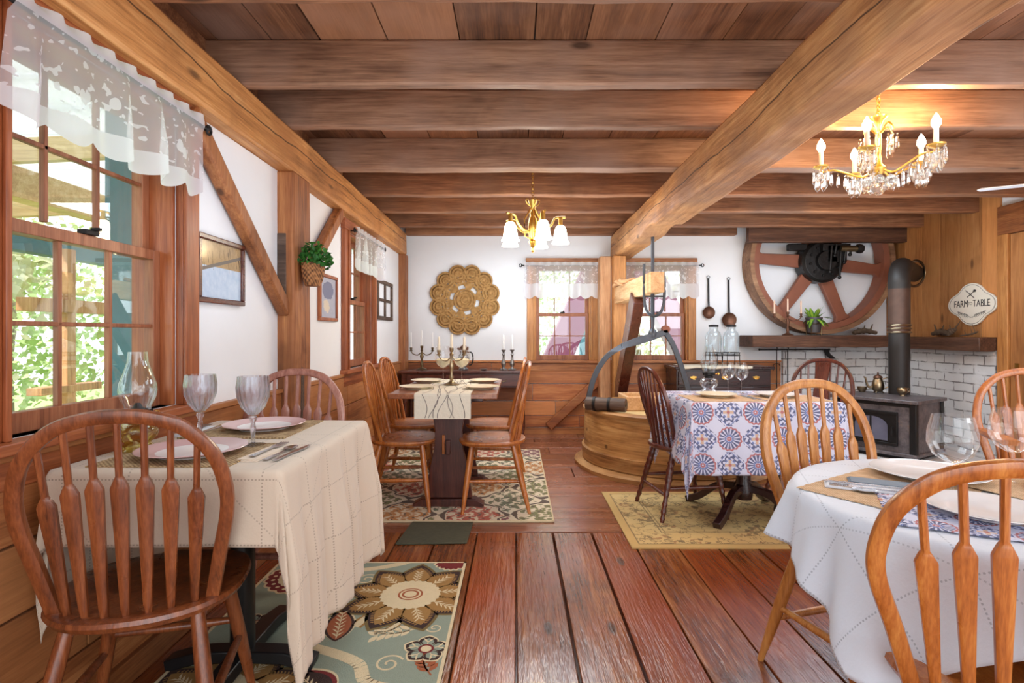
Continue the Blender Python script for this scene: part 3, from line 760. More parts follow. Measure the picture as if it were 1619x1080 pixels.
def tree(x, y, h, r, m, label, n=3200, z=-.4):
    t = thing('tree', label, 'tree', (x, y, z), 0, 'trees outside the windows')
    mb = MB(); mb.tube([(0, 0, 0), (.05, 0, h * .4), (0, .05, h * .8)], [.12, .09, .03], 8); mb.build('trunk', M['bark'], t)
    mb = MB()
    cs = [Vector((random.gauss(0, r * .45), random.gauss(0, r * .45), h * random.uniform(.12, 1))) for _ in range(26)]
    for _ in range(n):
        c = random.choice(cs); d = Vector((random.gauss(0, 1), random.gauss(0, 1), random.gauss(0, 1))).normalized() * r * random.uniform(.1, .5)
        p = c + d; a = Vector((random.gauss(0, 1), random.gauss(0, 1), random.gauss(0, 1))).normalized(); b = a.orthogonal().normalized(); s = random.uniform(.03, .085)
        mb.add([p + a * s, p + b * s * .6, p - a * s, p - b * s * .6], [(0, 1, 2, 3)])
    mb.build('crown', M[m], t)
for i, (x, y, h, r, m, l) in enumerate([(-6.5, 2.6, 3.6, 1.5, 'foliage', 'sunlit leafy tree straight outside the front left window'), (-6.2, 5.2, 3.2, 1.4, 'foliage_b', 'pale sunlit bush tree outside the front left window'), (-7.5, 8.0, 4.2, 1.9, 'foliage', 'taller tree further along outside the left windows'), (-9.5, 4.5, 5, 2.2, 'foliage_b', 'tall pale tree far outside the left windows'),
        (.4, 11.5, 3.4, 1.5, 'foliage', 'sunlit tree outside the left back window'), (2.6, 11.8, 3.0, 1.4, 'foliage_b', 'pale tree outside the right back window'), (-6.8, .2, 3.4, 1.4, 'foliage', 'leafy tree outside, nearest along the left wall')]):
    tree(x, y, h, r, m, l)
for p, q, l in (((.15, 8.0, -.3), (1.3, 8.0, 2.3), 'slanting maroon timber outside the left back window'), ((3.1, 8.0, -.3), (1.75, 8.0, 2.3), 'slanting maroon timber outside the right back window')):
    mb = MB(); mb.bar(p, q, .40, .3, (0, 1, 0)); tag(mb.build('slanting_timber', M['maroon'], bevel=.01), l, 'timber')
mb = MB(); mb.bx(1.02, 1.22, 8.6, 8.7, -.4, 1.9); tag(mb.build('teal_shutter', M['teal'], bevel=.005), 'upright teal board standing outside the left back window', 'shutter')
# ---------------------------------------------------------------- chairs (front towards +y, origin on the floor under the seat)
MESH = {}
def part(key, name, mat, parent, fn, bevel=0):
    k = (key, mat)
    if k not in MESH:
        mb = MB(); fn(mb); MESH[k] = mb.mesh(name, M[mat], 40)
    o = bpy.data.objects.new(name, MESH[k]); C.objects.link(o); o.parent = parent
    if bevel:
        q = o.modifiers.new('edge', 'BEVEL'); q.width = bevel; q.segments = 2; q.limit_method = 'ANGLE'; q.angle_limit = R(40)
    return o

def seat_fn(hw, y0, y1, zt, th):
    def fn(mb):
        n, rings = 48, 7
        yc, hd = (y0 + y1) / 2, (y1 - y0) / 2
        def outline(t, k):
            c, s = math.cos(t), math.sin(t); e = 2 / (2.9 if s > 0 else 2.25)
            x = hw * k * abs(c) ** e * (1 if c > 0 else -1); y = hd * k * abs(s) ** e * (1 if s > 0 else -1)
            if s > 0: x *= 1.0
            return x, yc + y
        prof = [(.80, -th), (.965, -th * .72), (1.0, -th * .35), (.985, -th * .08), (.94, 0), (.72, -.006), (.40, -.011)]
        vs, fs = [], []
        for k, z in prof:
            for i in range(n):
                t = 2 * PI * i / n; x, y = outline(t, k)
                dz = 0
                if z > -th * .5: dz = .006 * math.exp(-(x / .03) ** 2) * (y > yc) * ((y - yc) / hd)
                vs.append((x, y, zt + z + dz))
        m = len(prof)
        for j in range(m - 1):
            for i in range(n): fs.append((j * n + i, j * n + (i + 1) % n, (j + 1) * n + (i + 1) % n, (j + 1) * n + i))
        vs.append((0, yc, zt - .012)); vs.append((0, yc, zt - th))
        for i in range(n):
            fs.append(((m - 1) * n + i, (m - 1) * n + (i + 1) % n, m * n)); fs.append(((i + 1) % n, i, m * n + 1))
        mb.add(vs, fs)
    return fn

def hoop_curve(bw, mw, ht):
    """the bent bow in the plane of the back: half widths at base and middle, height"""
    half = [(-bw, -.015), (-bw - (mw - bw) * .48, ht * .23), (-mw * .985, ht * .47), (-mw * .985, ht * .63), (-mw * .87, ht * .80), (-mw * .60, ht * .935), (-mw * .28, ht * .99), (0, ht)]
    return half + [(-a, b) for a, b in half[-2::-1]]

def make_chair(label, cat, mat, style='arrow', loc=(0, 0), rz=0, group=None, zt=.44, ht=.50, mw=.222, bw=.165, sw=.222, nsp=7, lean=13, sc=1.0, name='dining_chair', z=0):
    t = thing(name, label, cat, (loc[0], loc[1], z), rz, group); t.scale = (sc, sc, sc)
    K = (style, zt, ht, mw, bw, sw, nsp, lean)
    by = -.105; la = R(lean)
    def bk(x, u, off=0): return Vector((x, by - u * math.sin(la) + off * math.cos(la), zt + u * math.cos(la) + off * math.sin(la)))
    nrm = (0, math.cos(la), math.sin(la))
    part(K + ('seat',), 'seat', mat, t, seat_fn(sw, -.20, .225, zt, .036))
    hc = hoop_curve(bw, mw, ht)
    hw, hd = {'arrow': (.0165, .0115), 'spindle': (.0115, .011), 'turned': (.0125, .012), 'splat': (.0125, .012)}[style]
    def hoop(mb):
        pth = spline([bk(x, u) for x, u in hc], 6)
        e = []
        for k in range(10):
            a = 2 * PI * k / 10; c, s = math.cos(a), math.sin(a)
            e.append((hw * abs(c) ** .6 * (1 if c > 0 else -1), hd * abs(s) ** .6 * (1 if s > 0 else -1)))
        mb.sweep(pth, e, nrm)
    part(K + ('hoop',), 'back_hoop', mat, t, hoop)
    hp = spline([(x, u, 0) for x, u in hc], 12)
    for i in range(nsp):
        f = (i - (nsp - 1) / 2) / ((nsp - 1) / 2)
        xb = f * bw * .80; xt = f * mw * .74
        cand = [p for p in hp if p.y > ht * .4]
        ut = min(cand, key=lambda p: abs(p.x - xt)).y
        yb = -.045 * (1 - f * f * .85)
        def sp(mb, xb=xb, xt=xt, ut=ut, yb=yb):
            A = Vector((xb, by + yb - .012, zt - .014)); B = bk(xt, ut)
            n = 26
            def pr(k, t):
                if style == 'arrow':
                    if t < .66: w = .0085 + .0105 * (t / .66) ** 1.1
                    elif t < .715: w = .019 - .0115 * (t - .66) / .055
                    else: w = .0075
                    d = .0075
                    if t < .05 or t >= .715: d = w
                    sq = .55 if .05 < t < .71 else 1
                else:
                    w = d = .0062 + .0030 * math.sin(PI * min(1, t * 1.25)) ; sq = 1
                r = []
                for q in range(8):
                    a = 2 * PI * (q + .5) / 8; c, s = math.cos(a), math.sin(a)
                    r.append((w * abs(c) ** sq * (1 if c > 0 else -1), d * abs(s) ** sq * (1 if s > 0 else -1)))
                return r
            ts = [k / n for k in range(n + 1)] + ([.655, .665, .70, .715, .72] if style == 'arrow' else [])
            ts = sorted(set(ts))
            mid = (A + B) / 2 + Vector((0, -.0, 0))
            pts = [A.lerp(B, q) for q in ts]
            mb.sweep(pts, lambda k, _: pr(k, ts[k]), nrm)
        if style == 'splat' and i == nsp // 2:
            def splat(mb):
                out = [(-.028, 0), (-.03, .08), (-.045, .16), (-.05, .26), (-.036, .34), (-.042, .42), (-.05, ut - .004)]
                o2 = [(-a, b) for a, b in out[::-1]]
                A = []
                for dd in (-.005, .005): A.append([bk(x, u, dd - .01 * (1 - u / ht)) for x, u in out + o2])
                m = len(A[0]); mb.add(A[0] + A[1], [tuple(range(m))[::-1], tuple(range(m, 2 * m))] + [(k, (k + 1) % m, m + (k + 1) % m, m + k) for k in range(m)])
            part(K + ('splat',), 'splat', mat, t, splat)
        else: part(K + ('sp', i), 'spindle', mat, t, sp)
    ends = {}
    for sx in (-1, 1):
        for sy in (-1, 1):
            top = Vector((sx * .135, .14 if sy > 0 else -.115, zt - .03)); bot = Vector((sx * .205, .195 if sy > 0 else -.215, 0)); ends[sx, sy] = (top, bot)
            def leg(mb, top=top, bot=bot):
                n = 30
                if style in ('turned', 'splat'):
                    rad = lambda t: .013 + .006 * math.sin(PI * min(1, t * 1.6)) + .004 * (abs(((t * 9) % 1) - .5) < .18) * (t > .1) * (t < .95) - .002 * (t > .88)
                else: rad = lambda t: .0125 + .0072 * math.sin(PI * min(1, .12 + t * .95)) ** .8 - .002 * t
                mb.tube([top.lerp(bot, k / n) for k in range(n + 1)], [rad(k / n) for k in range(n + 1)], 12)
            part(K + ('leg', sx, sy), 'leg', mat, t, leg)
    st = lambda k, f: ends[k][0].lerp(ends[k][1], f)
    def stretch(a, b, r):
        return lambda mb: mb.tube([a.lerp(b, k / 12) for k in range(13)], [r * (.72 + .28 * math.sin(PI * k / 12)) for k in range(13)], 10)
    prs = [(st((-1, -1), .52), st((-1, 1), .52)), (st((1, -1), .52), st((1, 1), .52)), (st((-1, 1), .40), st((1, 1), .40)), (st((-1, -1), .62), st((1, -1), .62))]
    for i, (a, b) in enumerate(prs): part(K + ('str', i), 'stretcher', mat, t, stretch(a, b, .0125))
    return t

c1 = make_chair('mid brown oak chair with arrow spindles in front of the ivory table by the window', 'chair', 'chair_brown', 'arrow', (-.945, 1.418), R(15), zt=.450, ht=.478, mw=.214)
c2 = make_chair('bow-back oak chair with a pink sheen in its colour at the far end of the ivory table', 'chair', 'chair_sheen', 'arrow', (-.985, 2.25), PI, mw=.212)
c3 = make_chair('golden oak chair in front of the white round table, its back nearest the camera', 'chair', 'chair_honey', 'arrow', (.965, 1.10), R(-21), mw=.238, ht=.455, zt=.43, sw=.192)
c4 = make_chair('golden oak arrow-back chair pushed in at the far side of the white round table', 'chair', 'chair_gold', 'arrow', (1.085, 1.69), R(180 + 17), zt=.44)
# four honey oak spindle chairs at the trestle table
g4 = 'spindle-back chairs around the trestle table'
k1 = make_chair('honey oak spindle chair, nearer one on the left side of the trestle table', 'chair', 'chair_honey', 'spindle', (-.735, 3.52), R(-86), g4, zt=.44, mw=.205, bw=.15, ht=.49, sw=.215, nsp=8, lean=14)
dup(k1, (-.775, 4.12, 0), R(-92), 'honey oak spindle chair, farther one on the left side of the trestle table', g4)
dup(k1, (-.135, 3.50, 0), R(92), 'honey oak spindle chair, nearer one on the right side of the trestle table', g4)
dup(k1, (-.15, 4.10, 0), R(88), 'honey oak spindle chair, farther one on the right side of the trestle table', g4)
make_chair('dark cherry chair with turned legs at the left side of the blue patterned table', 'chair', 'chair_cherry', 'turned', (1.03, 3.38), R(-82), zt=.43, mw=.20, bw=.15, ht=.475, sw=.205, nsp=7, lean=15)
make_chair('dark cherry bow-back chair with a flat splat between the blue table and the stove', 'chair', 'chair_cherry', 'splat', (1.98, 3.66), R(128), zt=.44, mw=.20, bw=.15, ht=.49, sw=.205, nsp=7, lean=13)
c8 = make_chair('golden oak armchair with arrow spindles at the right edge, beside the brick wall', 'armchair', 'chair_honey', 'arrow', (2.30, 2.30), R(160), zt=.44, name='armchair')
for s in (-1, 1):
    def arm(mb, s=s):
        p = spline([(s * .212, -.16, .655), (s * .235, -.02, .66), (s * .245, .10, .662), (s * .235, .17, .655)], 6)
        mb.sweep(p, lambda i, t: [(a * (1 + .5 * t), b) for a, b in ((-.02, -.011), (.02, -.011), (.024, 0), (.02, .011), (-.02, .011), (-.024, 0))])
    part(('arm', s), 'armrest', 'chair_honey', c8, arm)
    def post(mb, s=s): mb.tube([(s * .19, .06, .42), (s * .22, .09, .55), (s * .24, .11, .66)], [.011, .015, .010], 10)
    part(('armpost', s), 'arm_post', 'chair_honey', c8, post)

# ---------------------------------------------------------------- cloths
def cloth_rect(name, a, b, drop, mat, label, loc, res=.0125, flare=.10, amp=.022, seed=1, freq=26, cat='tablecloth', corner=1.0, tuck=None, quiet=False):
    """a cloth over a rectangular top of half sizes a, b; drop = overhang on -x, +x, -y, +y; folds grow downwards"""
    dxm, dxp, dym, dyp = drop; rnd = random.Random(seed); ph = [rnd.uniform(0, 6.28) for _ in range(8)]
    mb = MB(); mb.uv = []
    U = lambda s: -a - dxm + s * (2 * a + dxm + dxp); V = lambda s: -b - dym + s * (2 * b + dym + dyp)
    rr = .012
    def fn(s, t):
        u, v = U(s), V(t); mb.uv.append((u, v))
        ex = max(0, abs(u) - a); ey = max(0, abs(v) - b)
        bx_, by_ = max(-a, min(a, u)), max(-b, min(b, v))
        d = math.hypot(ex, ey)
        if d < 1e-9: return Vector((u, v, .0005 * math.sin(u * 40 + ph[0]) * math.sin(v * 33 + ph[1])))
        nx, ny = (ex / d) * (1 if u > 0 else -1), (ey / d) * (1 if v > 0 else -1)
        arc = bx_ * ny * -1 + by_ * nx + math.atan2(ny, nx) * .16     # runs along the edge
        g = min(1, d / .30)
        fold = (math.sin(arc * freq + ph[2]) * .6 + math.sin(arc * freq * .47 + ph[3]) * .6 + .3 * math.sin(arc * freq * 2.1 + ph[4]))
        cor = min(ex, ey) / (max(ex, ey) + 1e-6)
        out = flare * d + amp * g * (fold + .9) * (1 + .6 * cor)
        if quiet:     # the near and wall sides lie flat, the aisle side is pleated
            out *= 1 - .85 * max(0, -ny) ** 2 if nx >= 0 else .10 + .5 * max(0, -ny)
        if d < rr * 1.57:
            th = d / rr; return Vector((bx_ + nx * rr * math.sin(th), by_ + ny * rr * math.sin(th), -rr * (1 - math.cos(th))))
        return Vector((bx_ + nx * (rr + out), by_ + ny * (rr + out), -rr - (d - rr * 1.57) * (1 - .04 * g)))
    nu = int((2 * a + dxm + dxp) / res); nv = int((2 * b + dym + dyp) / res)
    mb.grid(fn, nu, nv)
    o = mb.build(name, mat, None, 0, loc=loc); o.data.polygons.foreach_set('use_smooth', [True] * len(o.data.polygons))
    q = o.modifiers.new('thick', 'SOLIDIFY'); q.thickness = .0015; q.offset = 1
    return tag(o, label, cat)

def cloth_round(name, Rr, half, rot, mat, label, loc, nr=70, nt=260, flare=.11, amp=.042, seed=3, nf=16):
    rnd = random.Random(seed); ph = [rnd.uniform(0, 6.28) for _ in range(6)]; mb = MB(); mb.uv = []
    def fn(s, t):
        th = s * 2 * PI; c, q = abs(math.cos(th - rot)), abs(math.sin(th - rot))
        Lm = min((half / max(c, q)), half * 1.30)
        r = t * Lm; mb.uv.append((r * math.cos(th - rot), r * math.sin(th - rot)))
        if r <= Rr: return Vector((r * math.cos(th), r * math.sin(th), 0))
        d = r - Rr; g = min(1, d / .25)
        fold = math.sin(th * nf + ph[0]) * .7 + math.sin(th * nf * .53 + ph[1]) * .5 + .25 * math.sin(th * 31 + ph[2])
        rr = .015
        if d < rr * 1.57:
            a = d / rr; o = Rr + rr * math.sin(a); z = -rr * (1 - math.cos(a))
        else:
            dk = 1 - .8 * math.exp(-((th - R(238)) / .75) ** 2)
            o = Rr + rr + (flare * d + amp * g * (fold + .8)) * dk; z = -rr - (d - rr * 1.57) * .96
        return Vector((o * math.cos(th), o * math.sin(th), z))
    mb.grid(fn, nt, nr, True)
    # uv of the closing seam is continuous because uv is planar
    o = mb.build(name, mat, None, 0, loc=loc); o.data.polygons.foreach_set('use_smooth', [True] * len(o.data.polygons))
    q = o.modifiers.new('thick', 'SOLIDIFY'); q.thickness = .0015; q.offset = 1
    return tag(o, label, 'tablecloth')

# table by the window
TZ1 = .75
t = thing('pedestal_table', 'small pedestal table hidden under the ivory cloth, black iron foot showing', 'table', (-.90, 1.795, 0))
mb = MB(); mb.bx(-.287, .287, -.392, .392, .715, TZ1 - .004); mb.build('table_top', M['mahog'], t, bevel=.004)
mb = MB(); mb.tube([(0, 0, .06), (0, 0, .716)], .038, 16); mb.build('column', M['black'], t)
mb = MB()
for k in range(4):
    a = k * PI / 2; d = Vector((math.cos(a), math.sin(a), 0)); L = .24 if k % 2 == 0 else .34
    mb.sweep([d * .02 + Vector((0, 0, .05)), d * L * .6 + Vector((0, 0, .045)), d * L + Vector((0, 0, .018))], lambda i, q: [(-.035, -.018), (.035, -.018), (.03, .018), (-.03, .018)])
mb.build('pedestal_foot', M['black'], t, bevel=.004)
cloth_rect('tablecloth', .289, .396, (.42, .55, .205, .20), M['linen_ivory'], 'long ivory linen cloth with hemstitch rows on the table by the window', (-.90, 1.795, TZ1 + .0005), flare=.045, amp=.020, seed=4, freq=34, quiet=True)
# trestle table
TZ2 = .75; tx0, tx1, ty0, ty1 = -.745, -.105, 3.17, 4.18
t = thing('trestle_table', 'dark wooden trestle dining table with a cream runner, in the middle of the room', 'table', ((tx0 + tx1) / 2, (ty0 + ty1) / 2, 0))
mb = MB(); hw, hl = (tx1 - tx0) / 2, (ty1 - ty0) / 2
for k in range(4): mb.pcur = .2 + .2 * k; mb.bx(-hw + k * hw / 2, -hw + (k + 1) * hw / 2 - .001, -hl, hl, TZ2 - .03, TZ2)
mb.build('table_top', M['tabletop'], t, bevel=.003)
for y in (-.20, .34):
    out = [(-.135, .67), (-.10, .58), (-.085, .48), (-.09, .38), (-.12, .24), (-.145, .10), (-.15, .06)]
    mb = MB(); mb.prism(out + [(-a, b) for a, b in out[::-1]], -.022, .022, T(0, y, 0) @ RX(PI / 2)); mb.build('trestle_post', M['trestle'], t, bevel=.003)
    mb = MB(); mb.prism([(-.225, 0), (-.225, .025), (-.17, .055), (.17, .055), (.225, .025), (.225, 0)], -.04, .04, T(0, y, 0) @ RX(PI / 2)); mb.build('trestle_foot', M['trestle'], t, bevel=.004)
    mb = MB(); mb.bx(-.22, .22, y - .03, y + .03, .67, TZ2 - .03); mb.build('top_rail', M['trestle'], t, bevel=.004)
mb = MB(); mb.bx(-.014, .014, -.26, .40, .34, .43); mb.build('stretcher', M['trestle'], t, bevel=.004)
mb = MB(); mb.cbox((-.03, -.232, .40), (.018, .02, .12)); mb.build('wedge', M['chair_honey'], t, bevel=.003)
mb = MB(); mb.cur = 0
rw = .165; pts = [(-hl - .004, TZ2 - .145), (-hl - .004, TZ2 - .01), (-hl - .002, TZ2 + .001), (-hl + .01, TZ2 + .002), (hl - .01, TZ2 + .002), (hl + .003, TZ2), (hl + .004, TZ2 - .10)]
for (y0, z0), (y1, z1) in zip(pts[:-1], pts[1:]): mb.add([(-rw, y0, z0), (rw, y0, z0), (rw, y1, z1), (-rw, y1, z1)], [(0, 1, 2, 3)])
mb.cur = 1
for k, (xa, am, f) in enumerate(((-.12, .03, 7), (-.055, .03, 9), (0.0, .03, 8), (.03, -.03, 8), (.06, .03, 7), (.115, .015, 9), (-.02, -.035, 6))):
    pl = [Vector((xa + am * math.sin(q * f * .03 + k), 0, 0)) for q in range(13)]
    for q in range(12):
        za, zb_ = TZ2 - .002 - q * .0115, TZ2 - .002 - (q + 1) * .0115
        mb.add([(pl[q].x - .0018, -hl - .0052, za), (pl[q].x + .0018, -hl - .0052, za), (pl[q + 1].x + .0018, -hl - .0052, zb_), (pl[q + 1].x - .0018, -hl - .0052, zb_)], [(0, 1, 2, 3)])
    for q in range(24):
        ya, yb = -hl + q * .04, -hl + (q + 1) * .04; xf = lambda q: xa + am * math.sin(q * .3 + k)
        mb.add([(xf(q) - .0018, ya, TZ2 + .0032), (xf(q) + .0018, ya, TZ2 + .0032), (xf(q + 1) + .0018, yb, TZ2 + .0032), (xf(q + 1) - .0018, yb, TZ2 + .0032)], [(0, 1, 2, 3)])
o = mb.build('table_runner', [M['runner'], M['runner_ink']], None, 30, loc=t.location); tag(o, 'cream runner with grey vine lines hanging over the end of the trestle table', 'runner')
# blue patterned table
TZ3 = .72; bx0, bx1, by0, by1 = .975, 1.80, 3.0, 3.62
t = thing('pedestal_table', 'dark turned pedestal table under the blue mandala cloth', 'table', ((bx0 + bx1) / 2, (by0 + by1) / 2, 0))
ha, hb = (bx1 - bx0) / 2, (by1 - by0) / 2
mb = MB(); mb.bx(-ha, ha, -hb, hb, TZ3 - .035, TZ3 - .004); mb.build('table_top', M['mahog'], t, bevel=.004)
mb = MB(); mb.lathe([(0, .1), (.05, .1), (.06, .16), (.04, .22), (.055, .34), (.035, .5), (.05, .62), (.09, .685), (0, .685)], 20); mb.build('column', M['mahog_dark'], t)
for k in range(4):
    a = k * PI / 2 + PI / 4; d = Vector((math.cos(a), math.sin(a), 0))
    mb = MB(); mb.sweep(spline([d * .04 + Vector((0, 0, .17)), d * .16 + Vector((0, 0, .15)), d * .28 + Vector((0, 0, .06)), d * .37 + Vector((0, 0, .02))], 5), lambda i, q: [(-.024, -.02), (.024, -.02), (.02, .022), (-.02, .022)]); mb.build('pedestal_foot', M['mahog_dark'], t, bevel=.004)
for sx in (1,):
    mb = MB(); mb.lathe([(0, 0), (.016, 0), (.02, .06), (.013, .09), (.022, .16), (.018, .4), (.024, .6), (.024, .685), (0, .685)], 12, T(.17, -.07, 0)); mb.build('leg', M['mahog_dark'], t)
cloth_rect('tablecloth', ha + .002, hb + .002, (.37, .37, .41, .37), M['mandala'], 'cotton cloth printed with blue and red mandalas on the table by the millstone vat', ((bx0 + bx1) / 2, (by0 + by1) / 2, TZ3 + .0005), flare=.05, amp=.016, seed=9, freq=20)
# round table at the right
TZ4 = .675; RC = (1.228, 1.391); RR = .45
t = thing('round_table', 'round table under the white hemstitched cloth, front right', 'table', (*RC, 0))
mb = MB(); mb.lathe([(0, TZ4 - .034), (RR - .008, TZ4 - .034), (RR, TZ4 - .02), (RR - .004, TZ4 - .004), (0, TZ4 - .004)], 64); mb.build('table_top', M['chair_honey'], t)
mb = MB(); mb.lathe([(0, .1), (.06, .1), (.07, .2), (.045, .3), (.06, .45), (.05, .6), (.1, .655), (0, .655)], 20); mb.build('column', M['chair_honey'], t)
for k in range(4):
    a = k * PI / 2 + .5; d = Vector((math.cos(a), math.sin(a), 0))
    mb = MB(); mb.sweep(spline([d * .05 + Vector((0, 0, .17)), d * .2 + Vector((0, 0, .12)), d * .36 + Vector((0, 0, .03))], 5), lambda i, q: [(-.028, -.025), (.028, -.025), (.024, .025), (-.024, .025)]); mb.build('pedestal_foot', M['chair_honey'], t, bevel=.004)
cloth_round('tablecloth', RR + .003, .62, R(206 - 45), M['linen_white'], 'white linen cloth with hemstitch rows on the round table', (*RC, TZ4 + .0005))
# ---------------------------------------------------------------- rugs
def clip(poly, x0, x1, y0, y1):
    for ax, lim, sg in ((0, x0, 1), (0, x1, -1), (1, y0, 1), (1, y1, -1)):
        out = []
        for i in range(len(poly)):
            a, b = poly[i - 1], poly[i]; ia, ib = (a[ax] - lim) * sg >= 0, (b[ax] - lim) * sg >= 0
            if ia != ib:
                t = (lim - a[ax]) / (b[ax] - a[ax]); out.append((a[0] + (b[0] - a[0]) * t, a[1] + (b[1] - a[1]) * t))
            if ib: out.append(b)
        poly = out
        if len(poly) < 3: return []
    return poly
class Rug:
    """a rug whose woven figures are faces of the same mesh, one colour per material slot"""
    def __init__(s, x0, x1, y0, y1, th=.008):
        s.b = (x0, x1, y0, y1); s.mb = MB(); s.th = th; s.mb.bx(x0, x1, y0, y1, .0005, th); s.z = th
    def put(s, poly, m, layer):
        x0, x1, y0, y1 = s.b; p = clip(poly, x0 + .012, x1 - .012, y0 + .012, y1 - .012)
        if len(p) >= 3:
            s.mb.cur = m; s.mb.add([(x, y, s.th + .00015 * layer) for x, y in p], [tuple(range(len(p)))])
    def disc(s, c, r, m, l, n=40, sc=0, amp=0, el=1):
        s.put([(c[0] + (r + amp * abs(math.cos(sc * 2 * PI * k / n / 2))) * math.cos(2 * PI * k / n), c[1] + el * (r + amp * abs(math.cos(sc * 2 * PI * k / n / 2))) * math.sin(2 * PI * k / n)) for k in range(n)], m, l)
    def petal(s, c, a, r0, r1, w, m, l, tip=1.4, n=14):
        P = []
        for k in range(n + 1):
            t = k / n; P.append((r0 + (r1 - r0) * t, w * math.sin(PI * t ** (1 / tip)) ** .85 if 0 < t < 1 else 0))
        P = P + [(x, -y) for x, y in P[-2:0:-1]]; ca, sa = math.cos(a), math.sin(a)
        s.put([(c[0] + x * ca - y * sa, c[1] + x * sa + y * ca) for x, y in P], m, l)
    def ribbon(s, pts, w, m, l):
        P = spline([(x, y, 0) for x, y in pts], 6); n = len(P)
        for i in range(n - 1):
            d = (P[i + 1] - P[i]); d.normalize(); q = Vector((-d.y, d.x, 0))
            w0, w1 = (w(i / (n - 1)), w((i + 1) / (n - 1))) if callable(w) else (w, w)
            s.put([tuple((P[i] + q * w0)[:2]), tuple((P[i] - q * w0)[:2]), tuple((P[i + 1] - q * w1)[:2]), tuple((P[i + 1] + q * w1)[:2])], m, l)
    def vein(s, c, a, r0, r1, m, l, k=4):
        ca, sa = math.cos(a), math.sin(a); W = lambda x, y: (c[0] + x * ca - y * sa, c[1] + x * sa + y * ca)
        s.put([W(r0, -.002), W(r1, -.002), W(r1, .002), W(r0, .002)], m, l)
        for i in range(k):
            x = r0 + (r1 - r0) * (i + .4) / k
            for g in (-1, 1):
                s.put([W(x, 0), W(x + .012, g * .010), W(x + .03, g * .022), W(x + .02, g * .006)], m, l)
def rugmat(n, c):
    g = Mat(n); nz = g.noise(g.co(), 260, 2); n2 = g.noise(g.co(), 60, 2)
    return g.end(g.bsdf(g.mix(nz * .6 + n2 * .3 - .1, c, tuple(q * .72 for q in c[:3]) + (1,)), .95, 0, g.bump(nz, .5, .004)))
RM = [rugmat('rug_sage', rgb(148, 158, 140)), rugmat('rug_cream', rgb(226, 206, 166)), rugmat('rug_brown', rgb(58, 36, 30)), rugmat('rug_olive_gold', rgb(164, 122, 66)),
      rugmat('rug_burgundy', rgb(122, 36, 36)), rugmat('rug_rust', rgb(166, 92, 56)), rugmat('rug_olive_edge', rgb(122, 100, 56))]
r = Rug(-1.13, -.235, .75, 2.605)
SG, CR, BR, OG, BU, RU, OE = range(7)
x0, x1, y0, y1 = r.b
r.mb.cur = CR
for q in ((x0, x1, y0, y0 + .012), (x0, x1, y1 - .012, y1), (x0, x0 + .012, y0, y1), (x1 - .012, x1, y0, y1)): r.mb.bx(*q, .0005, r.th + .0004)
def bigflower(c, R0, rot, core=.128):
    for k in range(9):
        a = rot + k * 2 * PI / 9
        r.petal(c, a, .09, R0 * 1.06, .083, OE, 3); r.petal(c, a, .09, R0, .073, BR, 4); r.petal(c, a, .085, R0 - .03, .056, OG, 5)
        for q in range(12):
            t = .2 + q * .065; x = .09 + (R0 - .12) * t; w = .056 * math.sin(PI * t ** (1 / 1.4)) ** .85
            for g in (-1, 1):
                X = lambda u, v: (c[0] + u * math.cos(a) - v * math.sin(a), c[1] + u * math.sin(a) + v * math.cos(a))
                r.put([X(x, g * w * .98), X(x + .006, g * w * .98), X(x + .008, g * (w + .011)), X(x + .004, g * (w + .011))], OG, 6)
        r.vein(c, a, .12, R0 - .075, CR, 7)
    r.disc(c, core - .012, CR, 8, 72, 26, .012); r.disc(c, .052, RU, 9); r.disc(c, .044, CR, 10); r.disc(c, .036, RU, 11); r.disc(c, .026, CR, 12)
def smallflower(c, R0, rot):
    for k in range(5):
        a = rot + k * 2 * PI / 5; r.petal(c, a, .02, R0 + .008, .036, CR, 3, 1.0); r.petal(c, a, .02, R0, .032, BR, 4, 1.0); r.petal(c, a, .02, R0 - .012, .021, SG, 5, 1.0); r.vein(c, a, .03, R0 - .03, CR, 6, 1)
    r.disc(c, .027, BU, 7); r.disc(c, .019, CR, 8)
def scallop(c, R0, m=BU):
    r.disc(c, R0, CR, 2, 96, 20, .012); r.disc(c, R0 - .012, m, 3, 96, 20, .014)
    for k in range(20):
        a = 2 * PI * k / 20; r.disc((c[0] + (R0 - .03) * math.cos(a), c[1] + (R0 - .03) * math.sin(a)), .009, CR, 4, 10)
    r.disc(c, R0 - .055, CR, 4, 72, 20, .008); r.disc(c, R0 - .085, OG, 5, 48, 12, .01); r.disc(c, R0 - .12, CR, 6); r.disc(c, R0 - .15, BU, 7)
def spiral(c, R0, m, w=.006, rot=0, turns=1.6, l=2):
    r.ribbon([(c[0] + R0 * (1 - t / 22) * math.cos(rot + t * turns * 2 * PI / 20), c[1] + R0 * (1 - t / 22) * math.sin(rot + t * turns * 2 * PI / 20)) for t in range(20)], w, m, l)
def bigleaf(c, a, L, w, m1, m2):
    r.petal(c, a, 0, L * 1.1, w * 1.2, CR, 2, 1.1); r.petal(c, a, 0, L * 1.05, w * 1.08, m1, 3, 1.1); r.petal(c, a, .01, L, w * .86, m2, 4, 1.1); r.vein(c, a, .02, L * .92, CR, 5, 7)
def fern(c, a, L, m=CR):
    r.ribbon([(c[0], c[1]), (c[0] + L * .5 * math.cos(a + .2), c[1] + L * .5 * math.sin(a + .2)), (c[0] + L * math.cos(a), c[1] + L * math.sin(a))], .003, m, 2)
    for k in range(5):
        t = .2 + k * .18; p = (c[0] + L * t * math.cos(a + .1), c[1] + L * t * math.sin(a + .1))
        for g in (-1, 1): r.petal(p, a + g * .8, 0, .05, .011, m, 2, 1.0)
